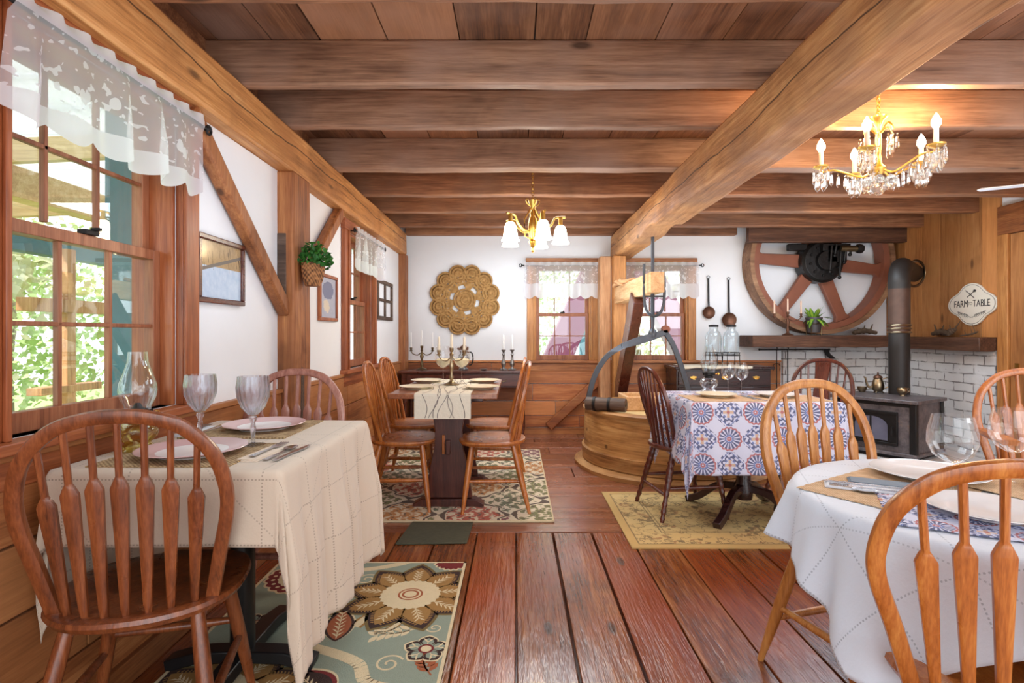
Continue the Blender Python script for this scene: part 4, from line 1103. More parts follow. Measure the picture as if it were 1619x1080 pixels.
bigflower((-.44, 2.28), .285, .17); smallflower((-.31, 1.885), .078, .3); scallop((-.42, 1.46), .20)
bigleaf((-.56, 1.62), 2.4, .2, .07, BU, BR)
r.ribbon([(-.60, 2.03), (-.56, 2.11), (-.49, 2.12), (-.44, 2.07), (-.47, 2.01), (-.52, 2.0)], lambda t: .028 * (1 - t * .6), OG, 2)
r.ribbon([(-.60, 2.03), (-.56, 2.11), (-.49, 2.12), (-.44, 2.07), (-.47, 2.01), (-.52, 2.0)], lambda t: .016 * (1 - t * .6), CR, 3)
spiral((-.42, 1.80), .05, CR, .004, .5); spiral((-.30, 2.02), .035, CR, .003, 2); spiral((-.66, 2.42), .05, CR, .004, 1)
r.ribbon([(-.72, 1.90), (-.62, 1.86), (-.52, 1.80), (-.46, 1.70), (-.30, 1.66)], .022, CR, 1)
r.ribbon([(-.95, 2.5), (-.7, 2.52), (-.55, 2.58), (-.5, 2.62)], .02, CR, 1)
fern((-.60, 2.20), 3.6, .2); fern((-.36, 2.02), 3.4, .16); fern((-.27, 1.74), 1.9, .12, RU)
bigleaf((-.64, 1.93), 1.75, .22, .05, BR, RU); scallop((-.30, 2.60), .08)
bigflower((-.90, 1.62), .27, .5); smallflower((-.98, 2.05), .08, 1); scallop((-.95, 2.45), .16); scallop((-.98, 1.12), .19); bigleaf((-.7, 1.3), .6, .2, .07, BU, BR); smallflower((-.62, 1.08), .085, .2); bigflower((-.45, .98), .24, .1)
fern((-.75, 1.5), 1.2, .2); spiral((-.72, 2.15), .05, OG, .006, 1); spiral((-.8, 1.25), .06, CR, .005, 2)
tag(r.mb.build('floral_rug', RM, None, 0), 'floral rug with a big brown and gold sunflower on sage green under the ivory table', 'rug')

mb = MB(); mb.bx(-1.17, .222, 3.175, 5.14, .0005, .009); mb.cur = 1
for q in ((-1.17, .222, 3.170, 3.178), (-1.17, .222, 5.137, 5.145), (.219, .227, 3.17, 5.145), (-1.175, -1.167, 3.17, 5.145)): mb.bx(*q, .0005, .0105)
tag(mb.build('trellis_rug', [M['trellis'], RM[CR]]), 'cream rug with a dark trellis and colourful medallions under the trestle table', 'rug')
mb = MB(); mb.bx(-.86, .86, -.49, .49, .0005, .008)
tag(mb.build('oriental_rug', M['tanrug'], None, 0, loc=(.595 + .86, 3.27, 0)), 'golden tan rug with a faded floral border under the blue patterned table', 'rug')
mb = MB()
n = 10; pts = [(-.625, 2.83), (-.255, 2.845), (-.245, 3.16), (-.60, 3.165)]
mb.prism(pts, .0005, .010); tag(mb.build('door_mat', M['mat_dark'], bevel=.004), 'small dark olive mat lying on the planks in front of the trellis rug', 'mat')

# ---------------------------------------------------------------- tableware
def lathe_obj(name, prof, mat, loc, label=None, cat=None, group=None, n=32, parent=None, mod=None, solid=0):
    mb = MB(); mb.lathe(prof, n, None, mod); o = mb.build(name, M[mat], parent, 50, loc=loc, solid=solid)
    if cat: tag(o, label, cat, group)
    return o
def plate(x, y, z, rad, rim, center, label, group=None):
    t = thing('dinner_plate', label, 'plate', (x, y, z), 0, group); k = rad / .14
    if rim:
        lathe_obj('rim', [(.09 * k, .0095), (.10 * k, .011), (.128 * k, .019), (.139 * k, .0205), (.14 * k, .019), (.128 * k, .0155), (.09 * k, .004)], rim, (0, 0, 0), parent=t, n=56)
    else:
        lathe_obj('rim', [(.09 * k, .0095), (.10 * k, .011), (.128 * k, .019), (.139 * k, .0205), (.14 * k, .019), (.128 * k, .0155), (.09 * k, .004)], center, (0, 0, 0), parent=t, n=56)
    lathe_obj('well', [(0, 0), (.085 * k, 0), (.09 * k, .004), (.0905 * k, .0095), (.082 * k, .0075), (0, .0072)], center, (0, 0, 0), parent=t, n=56)
    return t
ZT = TZ1 + .0045
def mat_rect(name, x0, x1, y0, y1, z, mat, label, cat='placemat', th=.004, rz=0, group=None):
    mb = MB(); w, h = (x1 - x0) / 2, (y1 - y0) / 2; n = 24
    mb.grid(lambda a, b: Vector(((a - .5) * 2 * w + .002 * math.sin(b * 60), (b - .5) * 2 * h + .002 * math.sin(a * 60), 0)), n, n)
    o = mb.build(name, M[mat], None, 0, loc=((x0 + x1) / 2, (y0 + y1) / 2, z + th / 2)); o.rotation_euler.z = rz
    q = o.modifiers.new('thick', 'SOLIDIFY'); q.thickness = th; q.offset = 0
    return tag(o, label, cat, group)
def uvbox(o):   # planar uv from xy for printed flats
    me = o.data; ul = me.uv_layers.new(name='UVMap')
    for l in me.loops: c = me.vertices[l.vertex_index].co; ul.data[l.index].uv = (c.x + 5, c.y + 5)
mat_rect('placemat', -1.12, -.748, 1.415, 1.715, TZ1 + .0025, 'jute', 'braided jute placemat at the near end of the ivory table')
mat_rect('placemat', -1.12, -.765, 1.80, 2.17, TZ1 + .0025, 'jute', 'braided jute placemat at the far end of the ivory table')
plate(-.925, 1.56, TZ1 + .007, .143, 'pink', 'china', 'pink-rimmed white plate on the near jute placemat')
plate(-.915, 1.985, TZ1 + .007, .140, 'pink', 'china', 'pink-rimmed white plate on the far jute placemat')
# cut crystal goblets
def goblet(x, y, label):
    t = thing('crystal_goblet', label, 'goblet', (x, y, ZT), 0, 'crystal goblets on the ivory table')
    flut = lambda th, z: 1 + (.085 * abs(math.cos(th * 8)) - .06 if .10 < z < .19 else 0)
    lathe_obj('bowl', [(0, .092), (.014, .095), (.034, .118), (.046, .15), (.0485, .18), (.045, .214), (.0425, .214), (.045, .18), (.042, .152), (.03, .125), (.010, .102), (0, .100)], 'cutglass', (0, 0, 0), parent=t, n=72, mod=flut)
    lathe_obj('stem', [(0, .006), (.006, .008), (.0055, .03), (.009, .05), (.006, .07), (.012, .082), (.010, .090), (0, .092)], 'cutglass', (0, 0, 0), parent=t, n=10)
    lathe_obj('foot', [(0, 0), (.036, 0), (.037, .002), (.02, .005), (.006, .009), (0, .009)], 'cutglass', (0, 0, 0), parent=t, n=32)
goblet(-1.02, 1.76, 'cut crystal goblet beside the oil lamp, the left one of the pair'); goblet(-.815, 1.69, 'cut crystal goblet in front of the far plate, the right one of the pair')
def oil_lamp(x, y, z, label, font='amber', chim='glass_blue', s=1.0):
    t = thing('oil_lamp', label, 'oil lamp', (x, y, z)); t.scale = (s, s, s)
    lathe_obj('font', [(0, 0), (.05, 0), (.052, .006), (.04, .014), (.032, .022), (.05, .04), (.055, .06), (.046, .078), (.024, .088), (0, .088)], font, (0, 0, 0), parent=t)
    lathe_obj('burner', [(0, .086), (.026, .086), (.026, .098), (.036, .104), (.037, .120), (.03, .118), (.012, .128), (.006, .14), (0, .14)], 'iron', (0, 0, 0), parent=t, n=24, mod=lambda th, q: 1 + (.05 * math.cos(th * 12) if q > .1 else 0))
    mb = MB(); mb.tube([(.03, 0, .11), (.056, 0, .11)], .003, 6); mb.lathe([(0, -.003), (.009, -.003), (.009, .003), (0, .003)], 12, T(.058, 0, .11) @ RY(PI / 2)); mb.build('wick_knob', M['brass'], t)
    lathe_obj('chimney', [(.033, .112), (.034, .122), (.036, .132), (.046, .155), (.050, .178), (.047, .20), (.036, .232), (.027, .262), (.0245, .292)], chim, (0, 0, 0), parent=t)
oil_lamp(-1.125, 1.62, ZT, 'oil lamp with a clear glass chimney on the ivory table under the window')
# flatware
def flat_knife(mb):
    mb.prism([(-.006, 0), (.006, 0), (.007, .03), (.005, .09), (.008, .11), (.0095, .17), (.004, .205), (-.004, .21), (-.007, .11), (-.005, .09), (-.007, .03)], 0, .003)
def flat_fork(mb):
    mb.prism([(-.008, 0), (.008, 0), (.006, .04), (.003, .11), (.012, .135), (.0125, .15), (-.0125, .15), (-.012, .135), (-.003, .11), (-.006, .04)], 0, .0025)
    for k in range(4): mb.bx(-.0125 + k * .0073, -.0125 + k * .0073 + .0034, .15, .195, 0, .0025)
def flat_spoon(mb):
    mb.prism([(-.008, 0), (.008, 0), (.006, .04), (.003, .12), (-.003, .12), (-.006, .04)], 0, .0025)
    n = 16; mb.lathe([(0, -.004), (.010, -.003), (.0175, .0015), (.018, .003), (.0165, .003), (.009, -.001), (0, -.002)], 20, T(0, .148, .003) @ Matrix.Diagonal((1, 1.6, 1, 1)))
def flatware(kind, x, y, z, rz, label, group):
    mb = MB(); {'knife': flat_knife, 'fork': flat_fork, 'spoon': flat_spoon}[kind](mb)
    o = mb.build('dinner_' + kind if kind != 'spoon' else 'soup_spoon', M['steel'], None, 40, loc=(x, y, z)); o.rotation_euler.z = rz; tag(o, label, kind, group)
def napkin(x, y, z, w, h, rz, mat, label, group=None):
    mb = MB()
    for k in range(3):
        mb.bx(-w / 2 + .002 * k, w / 2 - .002 * k, -h / 2 + .004 * k, h / 2 - .003 * k, .0012 + k * .002, .0012 + k * .002 + .0018)
    o = mb.build('folded_napkin', M[mat], None, 35, loc=(x, y, z), bevel=.001); o.rotation_euler.z = rz; tag(o, label, 'napkin', group)
napkin(-.725, 1.585, TZ1 + .0015, .065, .22, R(-4), 'linen_nap', 'folded ivory napkin with a fork, near end of the ivory table')
flatware('fork', -.728, 1.50, ZT + .007, R(-3), 'fork lying on the ivory napkin', 'cutlery beside the near plate')
flatware('spoon', -.684, 1.485, ZT + .001, R(-4), 'soup spoon between the ivory napkin and the knife', 'cutlery beside the near plate')
flatware('knife', -.655, 1.475, ZT + .001, R(-5), 'knife nearest the right edge of the ivory table', 'cutlery beside the near plate')
napkin(-1.135, 1.93, TZ1 + .0015, .06, .2, R(4), 'white_nap', 'folded white napkin near the wall at the far end of the ivory table')
flatware('fork', -1.135, 1.84, ZT + .007, R(3), 'fork on the white napkin at the far end of the ivory table', 'cutlery beside the far plate')
flatware('knife', -1.088, 1.86, ZT + .001, R(2), 'knife beside the far plate of the ivory table', 'cutlery beside the far plate')
# trestle table settings
Z2 = TZ2 + .001
for (x, y, l) in ((-.625, 3.46, 'cream plate on the trestle table at the near left chair'), (-.215, 3.46, 'cream plate on the trestle table at the near right chair'), (-.64, 3.93, 'cream plate on the trestle table at the far left chair'), (-.225, 3.93, 'cream plate on the trestle table at the far right chair')):
    plate(x, y, Z2, .115, None, 'cream_china', l, 'plates on the trestle table')
def wine_glass(x, y, z, label, cat='wine glass', s=1.0, wide=1.0, refr=False, group=None):
    t = thing('wine_glass', label, cat, (x, y, z), 0, group); t.scale = (s, s, s); w = wide
    lathe_obj('bowl', [(.003, .085), (.012 * w, .088), (.034 * w, .105), (.045 * w, .135), (.044 * w, .165), (.036 * w, .205)], 'glass', (0, 0, 0), parent=t, n=40)
    lathe_obj('stem', [(.0035, .004), (.003, .04), (.0032, .086)], 'glass', (0, 0, 0), parent=t, n=10)
    lathe_obj('foot', [(0, 0), (.033, 0), (.034, .0015), (.012, .004), (.0035, .008)], 'glass', (0, 0, 0), parent=t, n=32)
    if refr: lathe_obj('refraction_cone', [(.004, .09), (.012, .094), (.033, .108), (.042, .130), (.03, .136), (0, .13)], 'wine', (0, 0, 0), parent=t, n=24)  # solid cone stands for the cream refraction in the bowl
wine_glass(-.505, 3.80, Z2 + .002, 'tall wine glass, left of the candelabra on the trestle table', refr=True, s=1.28)
wine_glass(-.375, 3.80, Z2 + .002, 'tall wine glass, right of the candelabra on the trestle table', refr=True, s=1.28)
def candelabra(x, y, z, s, metal, wax, label, spread=.075, hs=.20, cl=.10, cr=.007, arms=3):
    t = thing('candelabra', label, 'candelabra', (x, y, z)); t.scale = (s, s, s)
    lathe_obj('base', [(0, 0), (.05, 0), (.052, .005), (.035, .012), (.015, .022), (.012, .03), (0, .03)], metal, (0, 0, 0), parent=t)
    lathe_obj('stem', [(0, .028), (.010, .03), (.016, .05), (.008, .075), (.012, .10), (.018, .125), (.008, .15), (.007, .17), (.014, hs - .02), (.006, hs - .01), (.013, hs), (.014, hs + .02), (.011, hs + .022), (0, hs + .015)], metal, (0, 0, 0), parent=t, n=20)
    for sx in (-1, 1):
        mb = MB(); mb.tube(spline([(sx * .008, 0, hs - .045), (sx * spread * .4, 0, hs - .065), (sx * spread * .8, 0, hs - .055), (sx * spread, 0, hs - .03)], 6), .0045, 8)
        mb.lathe([(0, hs - .035), (.016, hs - .028), (.017, hs - .024), (.008, hs - .02), (.011, hs - .01), (.012, hs + .005), (.009, hs + .006), (0, hs)], 16, T(sx * spread, 0, 0)); mb.build('arm', M[metal], t)
        lathe_obj('candle', [(0, hs + .002), (cr, hs + .002), (cr * .8, hs + cl), (cr * .4, hs + cl + .006), (0, hs + cl + .007)], wax, (sx * spread, 0, 0), parent=t, n=14)
    lathe_obj('candle', [(0, hs + .016), (cr, hs + .016), (cr * .8, hs + cl + .018), (cr * .4, hs + cl + .024), (0, hs + cl + .025)], wax, (0, 0, 0), parent=t, n=14)
    return t
candelabra(-.435, 3.70, Z2 + .003, 1.05, 'agedsilver', 'candle', 'three-candle candelabra of tarnished silver in the middle of the trestle table', .082, .22, .085, .0095)
# ---------------------------------------------------------------- console by the back wall
t = thing('sideboard', 'long mahogany sideboard against the back wall under the round jute wall hanging', 'sideboard', (-.53, 5.76, 0)); hw, hd, zt = .665, .24, .722
mb = MB(); mb.bx(-hw, hw, -hd, hd - .02, zt - .025, zt); mb.build('top', M['mahog'], t, bevel=.005)
mb = MB(); mb.bx(-hw + .03, hw - .03, -hd + .03, hd - .04, zt - .17, zt - .025); mb.build('apron', M['mahog'], t, bevel=.003)
for k in range(3):
    xc = (k - 1) * .4; mb = MB(); mb.bx(xc - .18, xc + .18, -hd + .014, -hd + .03, zt - .155, zt - .04); dr = mb.build('drawer', M['mahog'], t, bevel=.004)
    mb = MB(); mb.tube(spline([(xc - .035, -hd + .01, zt - .09), (xc - .02, -hd - .004, zt - .104), (xc + .02, -hd - .004, zt - .104), (xc + .035, -hd + .01, zt - .09)], 5), .004, 6); mb.build('handle', M['bronze'], dr)
for sx in (-1, 1):
    for sy in (-1, 1):
        mb = MB(); mb.lathe([(0, 0), (.018, 0), (.022, .05), (.014, .08), (.026, .16), (.02, .34), (.028, .46), (.03, .56), (0, .56)], 14, T(sx * (hw - .06), sy * (hd - .07) - .01, 0)); mb.build('leg', M['mahog'], t)
mb = MB(); mb.bx(-hw + .05, hw - .05, -hd + .06, hd - .05, .12, .145); mb.build('shelf', M['mahog_dark'], t, bevel=.003)
ZS = .7225
candelabra(-.985, 5.72, ZS, 1.15, 'bronze', 'candle_w', 'bronze three-arm candelabra with thin white candles at the left end of the sideboard', .098, .20, .135, .006)
for x, l in ((-.125, 'pewter candlestick with a white candle on the sideboard, the left one of the pair'), (-.035, 'pewter candlestick with a white candle on the sideboard, the one nearest the window')):
    t = thing('candlestick', l, 'candlestick', (x, 5.70, ZS))
    lathe_obj('stick', [(0, 0), (.042, 0), (.044, .006), (.02, .016), (.014, .03), (.024, .05), (.026, .075), (.012, .11), (.010, .15), (.018, .16), (.009, .175), (.012, .19), (.026, .212), (.022, .214), (0, .206)], 'pewter', (0, 0, 0), parent=t, n=24)
    lathe_obj('candle', [(0, .208), (.011, .208), (.010, .36), (.004, .366), (0, .368)], 'candle_w', (0, 0, 0), parent=t, n=14)
t = thing('ornate_pitcher', 'dark ornate metal pitcher filled with dried reddish flowers on the sideboard', 'pitcher', (-.545, 5.70, ZS))
lathe_obj('body', [(0, 0), (.045, 0), (.05, .01), (.03, .03), (.055, .07), (.062, .11), (.05, .15), (.036, .175), (.045, .2), (.04, .2), (0, .17)], 'pewter', (0, 0, 0), parent=t)
mb = MB(); mb.tube(spline([(.04, 0, .185), (.085, 0, .18), (.10, 0, .12), (.085, 0, .06), (.055, 0, .05)], 6), .007, 8); mb.build('handle', M['iron'], t)
mb = MB()
for k in range(60):
    a = random.uniform(0, 6.28); q = random.uniform(0, .06); mb.ball((q * math.cos(a), q * math.sin(a), .215 + random.uniform(0, .05) * (1 - q / .07)), random.uniform(.007, .014), 6, 4)
mb.build('dried_flowers', M['copper'], t)
t = thing('small_dish', 'small flat dish on the sideboard right of the pitcher', 'dish', (-.33, 5.66, ZS))
lathe_obj('bowl', [(0, 0), (.025, 0), (.04, .012), (.037, .012), (.02, .004), (0, .004)], 'pewter', (0, 0, 0), parent=t)

# ---------------------------------------------------------------- left wall decoration
def picture(y0, y1, z0, z1, fw, mat, art, label, name='framed_picture', mull=False):
    t = thing(name, label, 'picture', (LX, (y0 + y1) / 2, z0), RZ(PI / 2).to_euler().z); w, h = (y1 - y0) / 2, z1 - z0
    mb = MB()
    for a, b, c, d in ((-w, w, 0, fw), (-w, w, h - fw, h), (-w, -w + fw, fw, h - fw), (w - fw, w, fw, h - fw)): mb.bx(a, b, -.022, 0, c, d)
    if mull: mb.bx(-.012, .012, -.02, 0, fw, h - fw); mb.bx(-w + fw, w - fw, -.02, 0, h / 2 - .012, h / 2 + .012)
    mb.build('frame', M[mat], t, bevel=.004)
    if art: mb = MB(); mb.bx(-w + fw - .003, w - fw + .003, -.010, -.004, fw - .003, h - fw + .003); mb.build('print', M[art], t, 0)
picture(2.115, 2.475, 1.225, 1.50, .022, 'mahog', 'winter', 'framed winter landscape with icy water under the slanting brace')
picture(3.43, 3.77, 1.185, 1.49, .022, 'trim_z', 'portrait', 'brown framed faded blue print behind the hanging basket plant')
picture(4.88, 5.46, 1.23, 1.60, .035, 'barrel_dark', None, 'old four-pane sash frame hung as decoration near the left back corner', 'sash_frame', True)
t = thing('hanging_basket', 'half-round wicker basket with a bushy green plant on the square post', 'plant basket', (-1.108, 2.96, 1.36))
lathe_obj('basket', [(0, 0), (.042, 0), (.056, .03), (.066, .08), (.068, .12), (.06, .126), (.05, .11), (0, .10)], 'basket', (0, 0, 0), parent=t, n=40, mod=lambda th, z: (1 + .03 * math.cos(th * 16)) * (.8 if abs(th - PI) < .9 else 1))
mb = MB(); rnd = random.Random(3)
for k in range(430):
    a = rnd.uniform(0, 6.28); e = rnd.uniform(0, 1); rr = .105 * math.sqrt(rnd.random()); p = Vector((rr * math.cos(a) * .85 + .02, rr * math.sin(a), .12 + e * .125 * (1 - (rr / .135) ** 2) + (.0 if rnd.random() < .8 else -.02)))
    if p.x < -.05: p.x = -.05
    d = Vector((rnd.gauss(0, 1), rnd.gauss(0, 1), rnd.gauss(.4, .7))).normalized(); b = d.orthogonal().normalized(); s = rnd.uniform(.010, .018)
    mb.cur = 0 if rnd.random() < .6 else 1
    mb.add([p - d * s, p + b * s * .62, p + d * s, p - b * s * .62], [(0, 1, 2, 3)])
mb.build('plant', [M['leaf_dark'], M['leaf']], t, 0)
mb = MB(); mb.tube([(-.055, 0, .10), (-.055, 0, .18)], .003, 6); mb.build('hook', M['iron'], t)

# ---------------------------------------------------------------- round jute hanging on the back wall
mb = MB(); Rr = .375; NT = 144
rad = [.0, .10, .20, .27, .40, .44, .52, .56, .66, .72, .84, 1.0]
def orad(th): return .80 + .20 * (abs(math.cos(th * 6)) ** .55)
idx = {}
for i in range(NT):
    th = 2 * PI * i / NT
    for j, q in enumerate(rad):
        k = q if q <= .72 else q * 1.0
        rr_ = Rr * (k if j < len(rad) - 1 else orad(th)) if j < len(rad) - 2 else Rr * (.78 if j == len(rad) - 2 else orad(th))
        idx[i, j] = len(mb.v); mb.v.append(Vector((rr_ * math.cos(th + .26), -.004 * math.sin(j * 2.1) - .006, rr_ * math.sin(th + .26))))
for i in range(NT):
    th = 2 * PI * (i + .5) / NT
    for j in range(len(rad) - 1):
        hole = (j in (3, 4) and (i % 24) in range(5, 18)) and not (j == 4 and (i % 24) in (5, 6, 17)) or (j == 6 and i % 4 == 0) or (j == 8 and i % 6 == 0)
        if hole: continue
        mb.f.append((idx[i, j], idx[(i + 1) % NT, j], idx[(i + 1) % NT, j + 1], idx[i, j + 1])); mb.mi.append(0); mb.pv.append(0)
for k in range(12):     # braided scallop ridges
    a = 2 * PI * k / 12 + .26
    for q in (.10, .065, .03):
        mb.tube([(Rr * .79 * math.cos(a) + q * math.cos(b) * .9, -.014, Rr * .79 * math.sin(a) + q * math.sin(b) * .9) for b in [2 * PI * n / 16 for n in range(16)]], .007, 6, up=(0, 1, 0), closed=True)
for q in (.04, .08, .115, .24, .275):
    mb.tube([(q * math.cos(2 * PI * n / 60), -.013, q * math.sin(2 * PI * n / 60)) for n in range(60)], .007, 6, up=(0, 1, 0), closed=True)
o = mb.build('jute_wall_hanging', M['doily'], None, 40, solid=.008, loc=(-.56, BY - .012, 1.475)); tag(o, 'round scalloped jute wall hanging with openwork centre on the white back wall', 'wall hanging')
# ---------------------------------------------------------------- blue table settings
Z3 = TZ3 + .002
mat_rect('placemat', 1.0, 1.40, 3.04, 3.34, Z3, 'placemat', 'tan woven placemat at the left half of the blue patterned table', th=.003)
mat_rect('placemat', 1.42, 1.78, 3.04, 3.34, Z3, 'placemat', 'tan woven placemat at the right half of the blue patterned table', th=.003)
plate(1.20, 3.25, Z3 + .004, .12, None, 'cream_china', 'cream plate on the left placemat of the blue patterned table', 'plates on the blue table')
plate(1.56, 3.25, Z3 + .004, .125, None, 'china', 'white plate on the right placemat of the blue patterned table', 'plates on the blue table')
flatware('fork', 1.365, 3.10, Z3 + .004, 0, 'fork between the two plates of the blue table', 'cutlery on the blue table'); flatware('knife', 1.395, 3.10, Z3 + .004, .1, 'knife between the two plates of the blue table', 'cutlery on the blue table')
oil_lamp(1.262, 3.55, Z3, 'oil lamp with a tall glass chimney on the blue patterned table', 'glass', 'glass_blue', 1.06)
wine_glass(1.375, 3.52, Z3, 'wine glass right behind the oil lamp on the blue table, the left of two', s=.95, group='wine glasses on the blue table'); wine_glass(1.445, 3.48, Z3, 'wine glass on the blue table, the right of two', s=.95, group='wine glasses on the blue table')

# ---------------------------------------------------------------- round table settings
Z4 = TZ4 + .002
o = mat_rect('placemat', .72, 1.12, 1.33, 1.62, Z4, 'placemat', 'tan woven placemat at the far side of the round table', th=.002, rz=R(33)); o.location = (.97*1.05, 1.41*1.05, Z4 + .001)
o = mat_rect('placemat', 0, .40, 0, .28, Z4, 'mandala_mat', 'blue and red patterned placemat at the near side of the round table', th=.002, rz=R(-28)); o.location = (1.02*1.05, 1.175*1.05, Z4 + .0035); uvbox(o)
o = mat_rect('placemat', 0, .36, 0, .28, Z4, 'placemat', 'tan woven placemat at the right side of the round table', th=.002, rz=R(20)); o.location = (1.36*1.05, 1.42*1.05, Z4 + .006)
plate(1.213, 1.601, Z4 + .003, .145, None, 'china', 'large white plate at the far side of the round table', 'plates on the round table')
plate(1.092, 1.260, Z4 + .006, .125, None, 'china', 'white plate on the blue patterned placemat of the round table', 'plates on the round table')
plate(1.491, 1.428, Z4 + .008, .12, None, 'china', 'white plate at the right side of the round table', 'plates on the round table')
napkin(0.961, 1.470, Z4 + .002, .075, .22, R(62), 'white_nap', 'folded white napkin with cutlery on the round table')
napkin(1.040, 1.512, Z4 + .002, .07, .2, R(62), 'grey_nap', 'folded blue-grey napkin beside the far plate of the round table')
flatware('fork', 1.034, 1.402, Z4 + .009, R(60), 'fork on the white napkin of the round table', 'cutlery on the round table'); flatware('knife', 1.050, 1.433, Z4 + .009, R(61), 'knife on the white napkin of the round table', 'cutlery on the round table'); flatware('spoon', 1.060, 1.376, Z4 + .003, R(62), 'soup spoon in front of the white napkin of the round table', 'cutlery on the round table')
wine_glass(1.134, 1.412, Z4, 'large balloon wine glass on the round table, the left of two', s=1.03, wide=1.2, group='wine glasses on the round table'); wine_glass(1.402, 1.533, Z4, 'large balloon wine glass on the round table, the right of two', s=1.03, wide=1.2, group='wine glasses on the round table')

# ---------------------------------------------------------------- dark server by the back wall
t = thing('server_cabinet', 'dark mahogany server with brass pulls under the glass jars', 'cabinet', (2.14, 5.77, 0)); hw, hd, zt = .51, .22, .765
mb = MB(); mb.bx(-hw, hw, -hd, hd - .02, zt - .03, zt); mb.build('top', M['mahog_dark'], t, bevel=.006)
mb = MB(); mb.bx(-hw + .02, hw - .03, -hd + .03, hd - .03, .12, zt - .03); mb.build('body', M['mahog_dark'], t, bevel=.003)
for k in range(3):
    xc = (k - 1) * .32; mb = MB(); mb.bx(xc - .15, xc + .15, -hd + .012, -hd + .03, zt - .19, zt - .05); dr = mb.build('drawer', M['mahog_dark'], t, bevel=.004)
    mb = MB(); mb.prism([(-.035, .012), (0, .02), (.035, .012), (.03, -.006), (0, -.016), (-.03, -.006)], 0, .003, T(xc, -hd + .012, zt - .115) @ RX(PI / 2)); mb.tube(spline([(xc - .028, -hd + .008, zt - .112), (xc - .015, -hd - .008, zt - .126), (xc + .015, -hd - .008, zt - .126), (xc + .028, -hd + .008, zt - .112)], 5), .0035, 6); mb.build('drawer_pull', M['brass'], dr)
    mb = MB(); mb.bx(xc - .15, xc + .15, -hd + .012, -hd + .03, .16, zt - .21); mb.build('door', M['mahog_dark'], t, bevel=.006)
for sx in (-1, 1):
    for sy in (-1, 1): mb = MB(); mb.lathe([(0, 0), (.02, 0), (.028, .03), (.02, .06), (.03, .12), (0, .12)], 14, T(sx * (hw - .07), sy * (hd - .07), 0)); mb.build('leg', M['mahog_dark'], t)
mb = MB(); n = 40
def rf(a, b):
    x = -.42 + a * .70; y = .16 - b * .40
    dz = 0 if y > -hd else 0
    if y < -hd: return Vector((x, -hd - .004 - .003 * math.sin(a * 30), zt + .002 - (-hd - y) * (1 + .35 * math.cos(a * 14))))
    return Vector((x, y, zt + .002))
mb.grid(rf, n, 60); o = mb.build('table_runner', M['runner'], None, 60, loc=(2.14, 5.77, 0), solid=.001); tag(o, 'cream lace runner laid over the dark mahogany server', 'runner')
for x, l in ((2.09, 'left one of two glass jars on wire stands on the dark server'), (2.275, 'right one of two glass jars on wire stands on the dark server')):
    t = thing('glass_jar', l, 'jar', (x, 5.74, zt + .003))
    lathe_obj('jar', [(.0, .125), (.076, .125), (.080, .135), (.082, .30), (.07, .345), (.045, .37), (.045, .41)], 'glass_blue', (0, 0, 0), parent=t, n=40, mod=lambda th, z: 1 + (.02 * math.cos(th * 12) if .13 < z < .34 else 0))
    lathe_obj('lid', [(.0, .405), (.05, .405), (.05, .425), (.02, .43), (0, .43)], 'iron', (0, 0, 0), parent=t, n=28)
    mb = MB()
    for z in (.105, .135): mb.tube([(.088 * math.cos(2 * PI * k / 28), .088 * math.sin(2 * PI * k / 28), z) for k in range(28)], .004, 6, closed=True)
    for k in range(4): a = PI / 4 + k * PI / 2; mb.tube([(.095 * math.cos(a), .095 * math.sin(a), 0), (.088 * math.cos(a), .088 * math.sin(a), .14)], .004, 6)
    for k in range(2): a = k * PI / 2; mb.tube([(-.088 * math.cos(a), -.088 * math.sin(a), .118), (.088 * math.cos(a), .088 * math.sin(a), .118)], .004, 6)
    mb.build('wire_stand', M['iron'], t)
# ladles on the wall
for x, z, rr, L, l in ((2.128, 1.335, .068, .34, 'small copper ladle hanging on the white wall, the left and higher of two'), (2.352, 1.255, .08, .39, 'larger copper ladle hanging on the white wall, the right and lower of two')):
    t = thing('hanging_ladle', l, 'ladle', (x, BY - .005, z))
    mb = MB(); mb.lathe([(0, 0), (rr * .6, -.008), (rr, -.035), (rr * .98, -.037), (rr * .55, -.014), (0, -.008)], 36, RX(PI / 2) @ RZ(0) @ Matrix.Diagonal((1, 1, -1, 1))); mb.build('bowl', M['copper'], t)
    mb = MB(); mb.sweep([(0, -.03, rr - .005), (0, -.022, rr + .06), (0, -.012, rr + L - .03)], [(-.009, -.0025), (.009, -.0025), (.009, .0025), (-.009, .0025)], (0, 1, 0)); mb.tube([(.016 * math.cos(2 * PI * k / 14), -.012, rr + L - .016 + .016 * math.sin(2 * PI * k / 14)) for k in range(14)], .003, 6, up=(0, 1, 0), closed=True); mb.build('handle', M['iron'], t)

